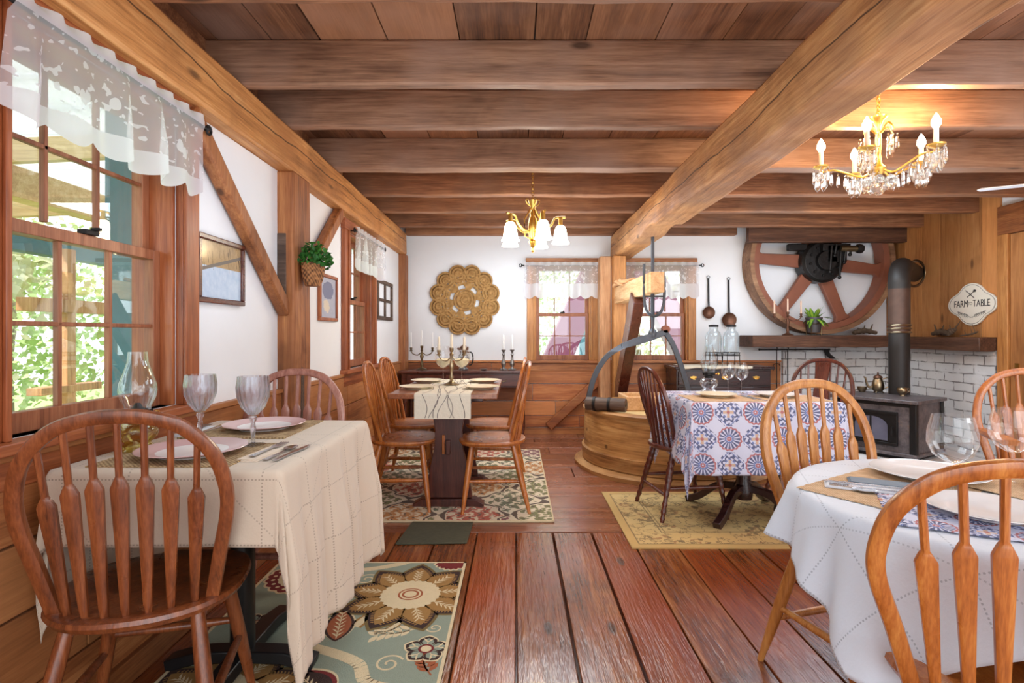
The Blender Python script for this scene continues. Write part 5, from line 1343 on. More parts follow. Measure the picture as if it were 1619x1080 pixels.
# ---------------------------------------------------------------- millstone vat and crane
VX, VY = 1.316, 4.62
t = thing('millstone_vat', 'large round wooden millstone vat with a flared base hoop', 'vat', (VX, VY, 0)); VR = .725; ZV = .49
NB = 96
lathe_obj('vat_wall', [(VR - .05, .05), (VR, .05), (VR + .004, .3), (VR - .004, ZV - .03), (VR - .05, ZV - .03)], 'vat', (0, 0, 0), parent=t, n=NB)
lathe_obj('lower_hoop', [(VR - .01, .055), (VR + .018, .06), (VR + .022, .16), (VR - .0, .168)], 'vat_hoop', (0, 0, 0), parent=t, n=NB)
lathe_obj('base_ring', [(VR - .03, .0), (VR + .075, .0), (VR + .08, .03), (VR + .05, .05), (VR - .03, .055)], 'vat_hoop', (0, 0, 0), parent=t, n=NB, mod=lambda th, z: 1 + .008 * math.sin(th * 7) + .004 * math.sin(th * 23))
lathe_obj('top_rim', [(VR - .08, ZV - .035), (VR + .008, ZV - .035), (VR + .012, ZV - .01), (VR, ZV), (VR - .08, ZV)], 'vat_hoop', (0, 0, 0), parent=t, n=NB)
lathe_obj('lid', [(0, ZV - .02), (.30, ZV - .02), (.30, ZV - .01), (VR - .08, ZV - .012)], 'stone', (0, 0, 0), parent=t, n=NB)
t = thing('wooden_roller', 'short dark banded wooden roller lying on the rim of the millstone vat', 'roller', (.715, 4.30, ZV + .053), R(-25))
mb = MB(); mb.lathe([(0, -.16), (.05, -.16), (.053, -.15), (.053, .15), (.05, .16), (0, .16)], 28, RY(PI / 2)); mb.build('body', M['barrel_dark'], t)
for x in (-.09, .03):
    mb = MB(); mb.lathe([(.0535, -.012), (.057, -.010), (.057, .010), (.0535, .012)], 28, T(x, 0, 0) @ RY(PI / 2)); mb.build('band', M['iron'], t)
for y in (-.018, .018):
    mb = MB(); mb.lathe([(0, 0), (.009, 0), (.009, .004), (0, .004)], 14, T(.158, y, 0) @ RY(PI / 2)); mb.build('hole_shade', M['black'], t)  # black discs; the darkness of the holes is put into colour
t = thing('wooden_hopper', 'low pale wooden box frame standing on the lid of the vat', 'box', (1.13, 4.55, ZV - .008))
mb = MB()
for a, b, c, d in ((-.24, .24, -.18, -.15), (-.24, .24, .15, .18), (-.24, -.21, -.15, .15), (.21, .24, -.15, .15)): mb.bx(a, b, c, d, 0, .11)
mb.build('frame', M['jib'], t, bevel=.004); mb = MB(); mb.bx(-.21, .21, -.15, .15, .005, .02); mb.build('bottom', M['stone'], t)
# crane
t = thing('millstone_crane', 'wooden millstone crane: upright, pale jib arm and wide slanting brace', 'crane', (1.09, 5.75, 0))
w = lambda x, y, z: Vector((x - 1.09, y - 5.75, z))
mb = MB(); mb.bx(-.065, .065, -.065, .065, .0, 1.92); mb.build('upright', M['trim_gold_z'], t, bevel=.006)
mb = MB(); mb.bar(w(1.085, 5.82, 1.495), w(1.175, 4.50, 1.53), .12, .17); mb.build('jib_arm', M['jib'], t, bevel=.006)
mb = MB(); mb.sweep([w(1.11, 4.95, 1.43), w(1.085, 5.72, .40)], [(-.05, -.09), (.05, -.09), (.05, .09), (-.05, .09)], (0, .8, .6)); mb.build('brace', M['trestle'], t, bevel=.006)
mb = MB(); mb.bx(-.1, .1, -.1, .1, 0, .3); mb.build('foot_block', M['trim_gold_z'], t, bevel=.008)
t = thing('lifting_screw', 'grey iron screw rod with a stirrup hanging from the jib of the crane', 'iron rod', (1.165, 4.62, 1.07))
mb = MB(); mb.tube([(0, 0, 0), (0, 0, .86)], .014, 10)
for k in range(36): mb.tube([(.016 * math.cos(a), .016 * math.sin(a), .15 + k * .006 + a / 6.28 * .006) for a in (0, 1.5, 3, 4.6)], .003, 4)
mb.lathe([(0, .0), (.035, .0), (.04, .03), (.03, .06), (.016, .075), (0, .075)], 14); mb.build('rod', M['iron_grey'], t)
mb = MB(); mb.tube(spline([(-.085, -.05, .62), (-.085, -.05, .34), (-.06, -.05, .22), (0, -.05, .18), (.06, -.05, .22), (.085, -.05, .34), (.085, -.05, .52)], 6), .012, 8); mb.tube([(-.085, -.05, .345), (.085, -.05, .345)], .008, 6); mb.build('stirrup', M['iron_grey'], t)
t = thing('stone_bail', 'curved grey iron bail straddling the millstone vat under the screw', 'iron bail', (1.11, 4.62, .45))
w = lambda x, z, y=4.62: Vector((x - 1.11, y - 4.62, z - .45))
pf = [(-.022, -.012), (.022, -.012), (.022, .012), (-.022, .012)]
mb = MB(); mb.sweep(spline([w(.615, .44), w(.63, .60), w(.69, .78), w(.79, .92), w(.94, 1.015)], 8), pf, (0, 1, 0)); mb.build('curved_arm', M['iron_grey'], t, bevel=.003)
mb = MB(); mb.sweep(spline([w(1.27, 1.12), w(1.35, .98), w(1.43, .75), w(1.50, .49)], 8), pf, (0, 1, 0)); mb.build('curved_arm', M['iron_grey'], t, bevel=.003)
mb = MB(); mb.sweep([w(.90, .995), w(1.0, 1.03), w(1.15, 1.075), w(1.29, 1.12)], lambda i, q: [(-.02 - .012 * (i in (1, 2)), -.03), (.02 + .012 * (i in (1, 2)), -.03), (.02, .03), (-.02, .03)], (0, 1, 0)); mb.build('crossbar', M['iron_grey'], t, bevel=.003)
mb = MB(); mb.lathe([(0, -.03), (.032, -.03), (.032, .03), (0, .03)], 18, T(*w(1.275, 1.14)) @ RX(PI / 2)); mb.build('eye', M['rust'], t)
mb = MB()
for q in range(4):
    c = 5.62 - q * .11
    mb.tube(spline([(1.09 + .075 * math.cos(a), c + .05 * math.sin(a) - .03 * q * 0, 1.60 + .012 * math.sin(a * 2 + q) + .018 * (q % 2)) for a in [2 * PI * n / 12 for n in range(12)]], 4, True), .016, 8, closed=True)
    mb.tube([(1.03, c, 1.605), (1.15, c - .05, 1.63)], .016, 8)
tag(mb.build('rope_coil', M['rope']), 'bundle of tan rope lying on the pale jib arm', 'rope')

# ---------------------------------------------------------------- flywheel
WX, WZ, WY = 3.275, 1.872, 5.90
t = thing('flywheel', 'huge old wooden-rimmed belt wheel with rusty red spokes on the back wall', 'wheel', (WX, WY, WZ))
WR = .775
def cut(mb, z=2.36):
    me = mb.mesh('tmp', M['rust'], 0); bm = bmesh.new(); bm.from_mesh(me)
    bmesh.ops.bisect_plane(bm, geom=bm.verts[:] + bm.edges[:] + bm.faces[:], plane_co=(0, 0, z - WZ), plane_no=(0, 0, 1), clear_outer=True)
    bmesh.ops.holes_fill(bm, edges=[e for e in bm.edges if e.is_boundary], sides=0)
    out = MB(); bm.verts.index_update(); out.add([v.co.copy() for v in bm.verts], [[v.index for v in f.verts] for f in bm.faces]); bm.free(); bpy.data.meshes.remove(me); return out
RXm = RX(PI / 2)     # lathe axis -> y
def ring(r0, r1, y0, y1, n=120):
    mb = MB(); vs = []
    for k in range(n):
        a = 2 * PI * k / n
        for r, y in ((r0, y0), (r1, y0), (r1, y1), (r0, y1)): vs.append((r * math.cos(a), y, r * math.sin(a)))
    fs = [(k * 4 + j, k * 4 + (j + 1) % 4, ((k + 1) % n) * 4 + (j + 1) % 4, ((k + 1) % n) * 4 + j) for k in range(n) for j in range(4)]
    mb.add(vs, fs); return mb
cut(ring(WR - .045, WR, -.11, .10)).build('wooden_rim', M['wheel_rim'], t, bevel=.004)
cut(ring(WR - .105, WR - .045, -.085, .08)).build('iron_rim', M['rust'], t, bevel=.004)
for a in (176, 233, 293, 353, 52, 112):
    mb = MB(); A = RY(-R(a))
    mb.prism([(.10, -.075), (WR - .16, -.055), (WR - .09, -.095), (WR - .09, .095), (WR - .16, .055), (.10, .075)], -.03, .03, A @ RX(PI / 2))
    cut(mb).build('spoke', M['rust'], t, bevel=.008)
mb = MB(); mb.lathe([(0, .06), (.225, .06), (.225, -.10), (.20, -.13), (.10, -.14), (.10, -.2), (0, -.2)], 40, Matrix.Diagonal((1, 1, 1, 1)) @ RX(-PI / 2) @ Matrix.Diagonal((1, 1, 1, 1)))
hubm = cut(mb); 
for k in range(10):
    a = 2 * PI * k / 10 + .2; hubm.lathe([(0, 0), (.014, 0), (.014, .03), (0, .03)], 6, T(.155 * math.cos(a), -.13, .155 * math.sin(a)) @ RX(PI / 2))
hubm.build('hub', M['hub'], t, bevel=.003)
mb = MB(); mb.tube([(.12, -.22, .12), (.30, -.24, .115)], .032, 14); mb.build('shaft', M['bronze'], t)
mb = MB(); mb.lathe([(0, -.03), (.045, -.03), (.05, 0), (.045, .03), (0, .03)], 6, T(.305, -.24, .115) @ RY(PI / 2)); mb.build('shaft_nut', M['hub'], t)
mb = MB()
for x, z0, z1 in ((.02, -.12, .15), (.12, -.18, .16), (.17, -.02, .15), (.07, .05, .17), (.23, .06, .15)): mb.tube([(x, -.2, z0), (x + .01, -.22, z1)], .012, 8); mb.ball((x, -.2, z0), .02, 8, 6)
mb.bx(-.05, .24, -.20, -.12, .10, .175); mb.bx(.0, .2, -.2, -.12, -.02, .16); mb.build('gear_box', M['hub'], t, bevel=.006)
mb = MB(); mb.bx(-.36, -.16, -.10, -.04, .12, .19); mb.build('bearing_block', M['hub'], t, bevel=.008)

# ---------------------------------------------------------------- mantel and what stands on it
ZM = 1.085
mb = MB()
mb.sweep([(2.47 + (3.90 - 2.47) * k / 20, 5.835, ZM - .0625) for k in range(21)], lambda i, q: [(-.17, -.062 + .004 * math.sin(i)), (.175 + .004 * math.sin(i * 1.7), -.062 + .004 * math.sin(i * 2)), (.175, .062), (-.17, .062)])
tag(mb.build('mantel_beam', M['mantel'], bevel=.006), 'dark rough mantel beam along the back wall under the big wheel', 'mantel')
mb = MB(); mb.bx(3.93, RX_ - .001, 4.61, 5.655, ZM - .135, ZM - .015)
tag(mb.build('mantel_beam', M['mantel_y'], bevel=.008), 'dark rough mantel beam on the right wall under the round sign', 'mantel')
candelabra(2.86, 5.715, ZM, 1.12, 'copper', 'candle_p', 'slim copper candelabra with three pale candles at the left of the mantel', .125, .20, .12, .0085)
t = thing('potted_plant', 'variegated leafy plant in a dark grey pot on a wire stand on the mantel', 'potted plant', (3.145, 5.735, ZM))
lathe_obj('pot', [(0, .03), (.062, .03), (.078, .17), (.083, .17), (.083, .19), (.074, .19), (.07, .15), (0, .15)], 'pot', (0, 0, 0), parent=t)
mb = MB()
for k in range(4): a = PI / 4 + k * PI / 2; mb.tube([(.07 * math.cos(a), .07 * math.sin(a), 0), (.078 * math.cos(a), .078 * math.sin(a), .15)], .004, 6)
mb.tube([(.082 * math.cos(2 * PI * k / 24), .082 * math.sin(2 * PI * k / 24), .12) for k in range(24)], .004, 6, closed=True); mb.build('wire_stand', M['bronze'], t)
mb = MB(); rnd = random.Random(5)
for k in range(30):
    a = rnd.uniform(0, 6.28); L = rnd.uniform(.09, .2); el = rnd.uniform(.1, 1.2); d = Vector((math.cos(a) * math.cos(el), math.sin(a) * math.cos(el), math.sin(el))); p = Vector((.02 * math.cos(a), .02 * math.sin(a), .17)); sd = Vector((-math.sin(a), math.cos(a), 0)); n = 7
    c = [p + d * L * q / n + Vector((0, 0, -.10 * (q / n) ** 2 * (1.2 - el))) for q in range(n + 1)]; wd = [.022 * math.sin(PI * min(1, .12 + q / n * .88)) ** .8 for q in range(n + 1)]
    for q in range(n):
        for g in (-1, 1):
            for (f0, f1, m) in ((0, .55, 1), (.55, 1, 0)):
                mb.cur = m; mb.add([c[q] + sd * g * wd[q] * f0, c[q] + sd * g * wd[q] * f1, c[q + 1] + sd * g * wd[q + 1] * f1, c[q + 1] + sd * g * wd[q + 1] * f0], [(0, 1, 2, 3)])
mb.build('foliage', [M['leaf'], M['leaf_y']], t, 60)
def drift(pts, r, label, nm='driftwood_piece'):
    mb = MB(); P = spline(pts, 6); n = len(P); mb.tube(P, [r * (.35 + .65 * math.sin(PI * min(1, .15 + .8 * i / n))) * (1 + .2 * math.sin(i * 2.3)) for i in range(n)], 8)
    for k in range(3): q = P[(k + 1) * n // 4]; mb.tube([q, q + Vector((random.uniform(-.03, .03), random.uniform(-.06, .06), .04 + .02 * k))], [r * .35, r * .15], 6)
    tag(mb.build(nm, M['driftwood']), label, 'driftwood')
zs = ZM - .015
drift([(4.0, 5.02, zs + .03), (4.03, 5.15, zs + .05), (4.05, 5.28, zs + .03)], .028, 'thick piece of driftwood on the right mantel, left of the round sign'); 
drift([(4.0, 5.06, zs + .02), (4.02, 5.02, zs + .05), (4.03, 4.98, zs + .075)], .024, 'upright knob of driftwood on the right mantel beside the thick piece')
drift([(4.02, 4.92, zs + .012), (4.03, 4.80, zs + .03), (4.03, 4.74, zs + .05)], .009, 'thin forked twig on the right mantel under the round sign')
drift([(3.62, 5.83, ZM + .025), (3.74, 5.84, ZM + .05), (3.87, 5.83, ZM + .025)], .03, 'gnarled driftwood on the back mantel at the foot of the wheel')
# fire irons on a bar under the mantel
t = thing('fire_iron_rack', 'black iron bar with hooks under the back mantel', 'rack', (3.0, 5.93, .93))
mb = MB(); mb.tube([(-.34, 0, 0), (.42, 0, 0)], .008, 8); mb.ball((-.34, 0, 0), .013, 8, 6); mb.ball((.42, 0, 0), .013, 8, 6)
for x in (-.3, .38): mb.tube([(x, 0, 0), (x, .04, .0)], .006, 6)
mb.build('bar', M['iron'], t)
for x, L, kind, l in ((-.16, .62, 'fork', 'long black toasting fork hanging under the back mantel'), (-.04, .66, 'poker', 'long black poker hanging under the back mantel, right of the toasting fork')):
    mb = MB(); mb.tube([(3.0 + x, 5.915, .93), (3.0 + x, 5.915, .93 - L)], .006, 8); mb.tube(spline([(3.0 + x, 5.915, .93), (3.0 + x, 5.90, .945), (3.0 + x, 5.915, .955)], 4), .005, 6)
    if kind == 'fork':
        for g in (-1, 1): mb.tube(spline([(3.0 + x, 5.915, .78), (3.0 + x + g * .035, 5.915, .76), (3.0 + x + g * .035, 5.915, .70)], 4), .004, 6)
    else: mb.tube(spline([(3.0 + x, 5.915, .30), (3.0 + x + .03, 5.915, .26), (3.0 + x + .05, 5.915, .29)], 4), .005, 6)
    tag(mb.build('fire_' + ('fork' if kind == 'fork' else 'poker'), M['iron']), l, 'fire iron')
mb = MB(); mb.prism([(-.02, .0), (.04, .0), (.06, -.05), (.12, -.10), (.06, -.105), (.02, -.07)], 0, .012, T(3.36, 5.92, .935) @ RX(PI / 2)); tag(mb.build('iron_blade', M['iron'], bevel=.002), 'black iron hook blade hanging under the back mantel', 'fire iron')

# ---------------------------------------------------------------- stove
sr = -math.acos(.53); SL = (3.283, 4.815, .05)
t = thing('wood_stove', 'soapstone wood stove with an arched glass door, standing askew in the brick corner', 'stove', SL, sr)
w, d, h0, h1 = .32, .25, .05, .475
mb = MB(); mb.bx(-w + .03, w - .03, -d + .03, d - .03, 0, .06); mb.build('plinth', M['iron'], t, bevel=.006)
mb = MB(); mb.bx(-w, w, -d, d, h0, h1); mb.build('body', M['soapstone'], t, bevel=.006)
for sx in (-1, 1):
    for sy in (-1, 1): mb = MB(); mb.cbox((sx * (w - .012), sy * (d - .012), (h0 + h1) / 2), (.05, .05, h1 - h0 + .02)); mb.build('corner_post', M['iron'], t, bevel=.006)
mb = MB(); mb.bx(-w - .02, w + .02, -d - .02, d + .02, h0 - .015, h0 + .015); mb.build('base_plate', M['soapstone'], t, bevel=.006)
mb = MB(); mb.bx(-w - .03, w + .03, -d - .03, d + .03, h1, h1 + .03); mb.build('lid', M['soapstone'], t, bevel=.006)
mb = MB(); mb.bx(-w, w, -d - .006, -d + .01, h1 - .03, h1 + .004); mb.build('front_trim', M['iron'], t, bevel=.003)
mb = MB(); mb.bx(-.2, .2, -d - .022, -d, .115, .40); dr = mb.build('door', M['iron'], t, bevel=.006)
arch = [(-.13, .155), (.13, .155), (.13, .27)] + [(.13 * math.cos(a), .27 + .08 * math.sin(a)) for a in [PI * k / 16 for k in range(1, 16)]] + [(-.13, .27)]
mb = MB(); mb.prism(arch, 0, .006, T(0, -d - .020, 0) @ RX(PI / 2)); mb.build('door_glass', M['stoveglass'], dr)
mb = MB(); mb.bx(-.007, .007, -d - .032, -d - .02, .155, .35); mb.bx(-.20, .20, -d - .03, -d - .02, .375, .40); mb.bx(-.20, .20, -d - .03, -d - .02, .115, .14); mb.build('door_bar', M['iron'], dr, bevel=.003)
mb = MB(); mb.tube([(.17, -d - .02, .27), (.17, -d - .05, .27), (.17, -d - .055, .21)], .008, 8); mb.build('door_handle', M['iron'], dr)
PX, PY = 3.47, 4.92
t = thing('stovepipe', 'black stovepipe rising from the wood stove and bending into the plank wall', 'stovepipe', (PX, PY, .55))
mb = MB(); mb.tube([(0, 0, 0), (0, 0, .60)], .082, 32); mb.build('lower_pipe', M['stovepipe'], t)
mb = MB(); mb.tube([(0, 0, .57), (0, 0, .98)], .085, 32); mb.build('upper_pipe', M['pipe_rust'], t)
mb = MB()
for z in (.565, .60, .63): mb.tube([(.088 * math.cos(2 * PI * k / 36), .088 * math.sin(2 * PI * k / 36), z) for k in range(36)], .008, 8, closed=True)
mb.build('collar', M['agedsilver'], t)
ex = Vector((RX_ - .03 - PX, 5.58 - PY, 0)); en = ex.normalized()
pp = spline([(0, 0, .96), (0, 0, 1.04), tuple(en * .05 + Vector((0, 0, 1.12))), tuple(en * .14 + Vector((0, 0, 1.165))), tuple(en * .3 + Vector((0, 0, 1.17))), tuple(ex + Vector((0, 0, 1.17)))], 5)
mb = MB(); mb.tube(pp, .086, 32, up=tuple(Vector((-en.y, en.x, 0)))); mb.build('elbow', M['stovepipe'], t)
mb = MB(); c = ex + Vector((.02, .0, 1.17)); mb.tube([c + Vector((0, .13 * math.cos(2 * PI * k / 40), .13 * math.sin(2 * PI * k / 40))) for k in range(40)], .018, 8, up=(1, 0, 0), closed=True); mb.build('wall_collar', M['agedsilver'], t)
ZST = SL[2] + h1 + .031
t = thing('teapot', 'tarnished silver teapot with a tall lid on the wood stove', 'teapot', (3.345, 5.02, ZST), R(-20))
lathe_obj('body', [(0, .012), (.03, .012), (.045, .03), (.052, .06), (.046, .10), (.036, .125), (.034, .135), (.038, .14), (0, .14)], 'agedsilver', (0, 0, 0), parent=t)
mb = MB()
for k in range(3): a = k * 2.1; mb.tube([(.03 * math.cos(a), .03 * math.sin(a), .018), (.045 * math.cos(a), .045 * math.sin(a), 0)], .006, 6)
mb.build('foot', M['agedsilver'], t)
lathe_obj('lid', [(.038, .14), (.034, .152), (.015, .165), (.005, .172), (.009, .18), (.006, .19), (0, .192)], 'copper', (0, 0, 0), parent=t)
mb = MB(); P = spline([(-.045, 0, .05), (-.075, 0, .055), (-.09, 0, .09), (-.10, 0, .135), (-.115, 0, .145)], 5); mb.tube(P, [.013 - .007 * i / len(P) for i in range(len(P))], 10); mb.build('spout', M['agedsilver'], t)
mb = MB(); mb.tube(spline([(.034, 0, .125), (.075, 0, .14), (.095, 0, .11), (.08, 0, .06), (.045, 0, .04)], 6), .005, 8); mb.build('handle', M['agedsilver'], t)
t = thing('sugar_bowl', 'small round tarnished sugar bowl on the stove in front of the pipe', 'sugar bowl', (3.40, 4.78, ZST))
lathe_obj('body', [(0, 0), (.02, 0), (.018, .010), (.032, .022), (.042, .045), (.036, .068), (.03, .074), (0, .074)], 'agedsilver', (0, 0, 0), parent=t)
mb = MB(); mb.tube([(.045 + .018 * math.cos(2 * PI * k / 14), 0, .05 + .018 * math.sin(2 * PI * k / 14)) for k in range(14)], .004, 6, up=(0, 1, 0), closed=True); mb.build('handle', M['agedsilver'], t)
t = thing('small_bowl', 'small dark metal bowl at the left end of the stove top', 'bowl', (3.255, 5.11, ZST))
lathe_obj('bowl', [(0, 0), (.022, 0), (.04, .025), (.042, .05), (.038, .05), (.034, .028), (0, .01)], 'agedsilver', (0, 0, 0), parent=t)

# ---------------------------------------------------------------- FARM to TABLE sign on the plank wall
SGY, SGZ = 4.87, 1.365
t = thing('farm_sign', 'cream quatrefoil sign reading FARM to TABLE on the plank wall', 'sign', (RX_ - .022, SGY, SGZ), -PI / 2)
def quat(k):
    P = []
    for i in range(120):
        a = 2 * PI * i / 120; c, s = math.cos(a), math.sin(a)
        bump = .028 * (abs(math.cos(2 * a)) ** 1.6) - .018 * (abs(math.sin(2 * a)) ** 3)
        P.append(((.235 + bump) * c * k, (.165 + bump * .9) * s * k))
    return P
mb = MB(); mb.prism(quat(1), 0, .016, RX(PI / 2)); mb.build('plaque', M['sign'], t, bevel=.003)
mb = MB(); a, b = quat(.93), quat(.91); n = len(a)
mb.add([(x, -.0168, z) for x, z in a] + [(x, -.0168, z) for x, z in b], [(i, (i + 1) % n, n + (i + 1) % n, n + i) for i in range(n)]); mb.build('border_line', M['ink'], t, 0)
def lettering(txt, size, x, z, mat, sx=1.0, nm='lettering'):
    cu = bpy.data.curves.new(nm, 'FONT'); cu.body = txt; cu.size = size; cu.align_x = 'CENTER'; cu.extrude = .0008
    to = bpy.data.objects.new('tmp', cu); C.objects.link(to); bpy.context.view_layer.update()
    me = bpy.data.meshes.new_from_object(to.evaluated_get(bpy.context.evaluated_depsgraph_get())); bpy.data.objects.remove(to); bpy.data.curves.remove(cu)
    me.materials.clear(); me.materials.append(M[mat]); o = bpy.data.objects.new(nm, me); C.objects.link(o); o.parent = t
    o.location = (x, -.0175, z); o.rotation_euler = (PI / 2, 0, 0); o.scale = (sx, 1, 1)
lettering('FARM', .088, -.112, -.022, 'ink', .72); lettering('TABLE', .088, .105, -.022, 'ink', .72); lettering('TO', .036, -.012, -.006, 'ink_grey', .9)
mb = MB()
def stroke(p, q, w): 
    dx, dz = q[0] - p[0], q[1] - p[1]; L = math.hypot(dx, dz); nx, nz = -dz / L * w, dx / L * w
    mb.add([(p[0] + nx, -.0172, p[1] + nz), (p[0] - nx, -.0172, p[1] - nz), (q[0] - nx, -.0172, q[1] - nz), (q[0] + nx, -.0172, q[1] + nz)], [(0, 1, 2, 3)])
stroke((-.045, .065), (.03, .115), .004); stroke((.03, .055), (-.03, .105), .004)
mb.add([(.035 + .017 * math.cos(k) * 1, -.0172, .119 + .012 * math.sin(k)) for k in [2 * PI * i / 14 for i in range(14)]], [tuple(range(14))])
for k in range(3): stroke((-.03 - .004 * k, .103 + .006 * k), (-.058 - .004 * k, .116 + .008 * k), .0016)
mb.build('fork_and_spoon', M['ink'], t, 0)
mb = MB()
for g in (-1, 1):
    for k in range(7):
        x = g * (.03 + k * .017); z = -.105 + .005 * k
        stroke((x, z - .002), (x + g * .017, z + .003), .001)
        for s in (-1, 1): mb.add([(x, -.0172, z), (x + g * .006, -.0172, z + s * .010 + .002), (x + g * .019, -.0172, z + s * .017 + .002), (x + g * .013, -.0172, z + s * .006)], [(0, 1, 2, 3)])
    stroke((g * .03, -.107), (-g * .018, -.122), .0012)
mb.build('laurel', M['ink'], t, 0)
# ---------------------------------------------------------------- chandeliers
CX, CY = .128, 4.02
t = thing('brass_chandelier', 'gilt chandelier with five lit white glass bell shades over the dining area', 'chandelier', (CX, CY, 1.70))
mb = MB(); z = .39
while z < ZC - 1.70: 
    mb.tube([(.009 * math.cos(a) if k % 2 else 0, 0 if k % 2 else .009 * math.cos(a), z + .014 * math.sin(a)) for k in (int(z * 55),) for a in [2 * PI * n / 10 for n in range(10)]], .0025, 5, closed=True); z += .0225
mb.build('chain', M['brass'], t)
lathe_obj('ceiling_cup', [(0, ZC - 1.70), (.055, ZC - 1.70), (.05, ZC - 1.715), (.02, ZC - 1.735), (0, ZC - 1.74)], 'gold', (0, 0, 0), parent=t)
lathe_obj('body', [(0, 0), (.008, .004), (.014, .02), (.008, .035), (.022, .055), (.032, .08), (.02, .10), (.03, .12), (.034, .20), (.028, .25), (.018, .27), (.024, .29), (.012, .31), (.018, .33), (.030, .37), (.034, .385), (.02, .38), (0, .37)], 'gold', (0, 0, 0), parent=t, n=16)
mb = MB()
for k in range(4):
    a = k * PI / 2 + .4; c, s = math.cos(a), math.sin(a)
    mb.tube([(.02 * c, .02 * s, .10), (.065 * c, .065 * s, .12), (.068 * c, .068 * s, .24), (.05 * c, .05 * s, .27), (.015 * c, .015 * s, .33)], .006, 8)
    mb.tube(spline([(.01 * c, .01 * s, .34), (.045 * c, .045 * s, .36), (.055 * c, .055 * s, .39), (.035 * c, .035 * s, .395)], 4), .005, 6)
mb.build('scroll_cage', M['gold'], t)
for k in range(5):
    a = R(289 - 72 * k); c, s = math.cos(a), math.sin(a); Rr = .205
    mb = MB(); mb.tube(spline([(.03 * c, .03 * s, .155), (.09 * c, .09 * s, .165), (.14 * c, .14 * s, .21), (.165 * c, .165 * s, .255), (Rr * c, Rr * s, .262), ((Rr + .035) * c, (Rr + .035) * s, .262)], 5), .008, 8)
    mb.tube([(Rr * c, Rr * s, .262), (Rr * c, Rr * s, .19)], .016, 10); ar = mb.build('arm', M['gold'], t)
    lathe_obj('shade', [(.02, .20), (.030, .195), (.042, .17), (.048, .13), (.054, .09), (.066, .07), (.066, .067), (.052, .088), (.044, .13), (.02, .19)], 'shade', (Rr * c, Rr * s, 0), parent=ar, n=28)
QX, QY, QZ = 1.775, 2.66, 1.78
t = thing('crystal_chandelier', 'crystal drop chandelier with lit candle bulbs beyond the massive right beam', 'chandelier', (QX, QY, QZ))
mb = MB(); z = .395
while z < ZC - QZ:
    mb.tube([(.009 * math.cos(a) if k % 2 else 0, 0 if k % 2 else .009 * math.cos(a), z + .014 * math.sin(a)) for k in (int(z * 55),) for a in [2 * PI * n / 10 for n in range(10)]], .0025, 5, closed=True); z += .0225
mb.build('chain', M['gold'], t)
lathe_obj('ceiling_cup', [(0, ZC - QZ), (.055, ZC - QZ), (.05, ZC - QZ - .015), (.02, ZC - QZ - .035), (0, ZC - QZ - .04)], 'gold', (0, 0, 0), parent=t)
lathe_obj('body', [(0, .09), (.012, .092), (.03, .115), (.034, .13), (.016, .15), (.010, .2), (.014, .26), (.010, .33), (.022, .36), (.038, .372), (.04, .38), (.01, .39), (0, .4)], 'gold', (0, 0, 0), parent=t, n=20)
def drop(mb, p, L=.05, w=.008):
    L *= 1.25; w *= 1.2
    x, y, z = p; mb.ball((x, y, z - .006), .005, 6, 4)
    mb.lathe([(0, z - .012 - L), (w, z - .012 - L * .75), (w * .7, z - .02), (0, z - .012)], 6, T(x, y, 0))
cr = MB()
class Balls:
    def ball(s, *a):
        mb = MB(); mb.ball(*a); mb.build('crystal_ball', M['crystal'], t, 0)
ball = Balls()
for k in range(8):
    a = k * PI / 4 + .2; c, s = math.cos(a), math.sin(a); rr_ = .075
    mb = MB(); mb.tube(spline([(.012 * c, .012 * s, .30), (.05 * c, .05 * s, .335), (rr_ * c, rr_ * s, .315), ((rr_ + .008) * c, (rr_ + .008) * s, .29)], 5), .004, 6)
    if k % 2 == 0: mb.build('upper_scroll', M['gold'], t)
    drop(cr, (rr_ * c, rr_ * s, .29), .06); drop(cr, (.055 * c, .055 * s, .285), .08)
for k in range(5):
    a = R(k * 72 - 62); c, s = math.cos(a), math.sin(a); Rr = .245
    mb = MB(); mb.tube(spline([(.02 * c, .02 * s, .12), (.07 * c, .07 * s, .095), (.13 * c, .13 * s, .12), (.19 * c, .19 * s, .145), (.235 * c, .235 * s, .14), (Rr * c, Rr * s, .155)], 5), .005, 8)
    mb.lathe([(0, .155), (.012, .156), (.036, .166), (.038, .172), (.012, .168), (0, .168)], 18, T(Rr * c, Rr * s, 0)); ar = mb.build('arm', M['gold'], t)
    lathe_obj('candle_sleeve', [(0, .165), (.011, .165), (.010, .245), (0, .245)], 'candle', (Rr * c, Rr * s, 0), parent=ar, n=14)
    lathe_obj('bulb', [(0, .245), (.010, .247), (.019, .264), (.018, .280), (.008, .302), (0, .315)], 'bulb', (Rr * c, Rr * s, 0), parent=ar, n=14)
    for q in range(6):
        b = q * PI / 3; drop(cr, (Rr * c + .036 * math.cos(b), Rr * s + .036 * math.sin(b), .166), .055 + .01 * (q % 2))
    for q in range(4):
        b = q * PI / 2 + .5; drop(cr, (Rr * c + .02 * math.cos(b), Rr * s + .02 * math.sin(b), .15), .075, .011)
    ball.ball((Rr * c, Rr * s, .105), .019, 8, 6, (1, 1, 1.3))
    for q in (.08, .11, .14, .17, .20): drop(cr, (q * c, q * s, .10 + (q - .1) * .4), .05)
for k in range(6):
    a = k * PI / 3; c, s = math.cos(a), math.sin(a); ball.ball((.055 * c, .055 * s, .055), .026, 8, 6, (1, 1, 1.25)); drop(cr, (.055 * c, .055 * s, .10), .012, .004)
ball.ball((0, 0, .03), .032, 8, 6)
cr.build('crystal_drops', M['crystal'], t, 0)['kind'] = 'stuff'
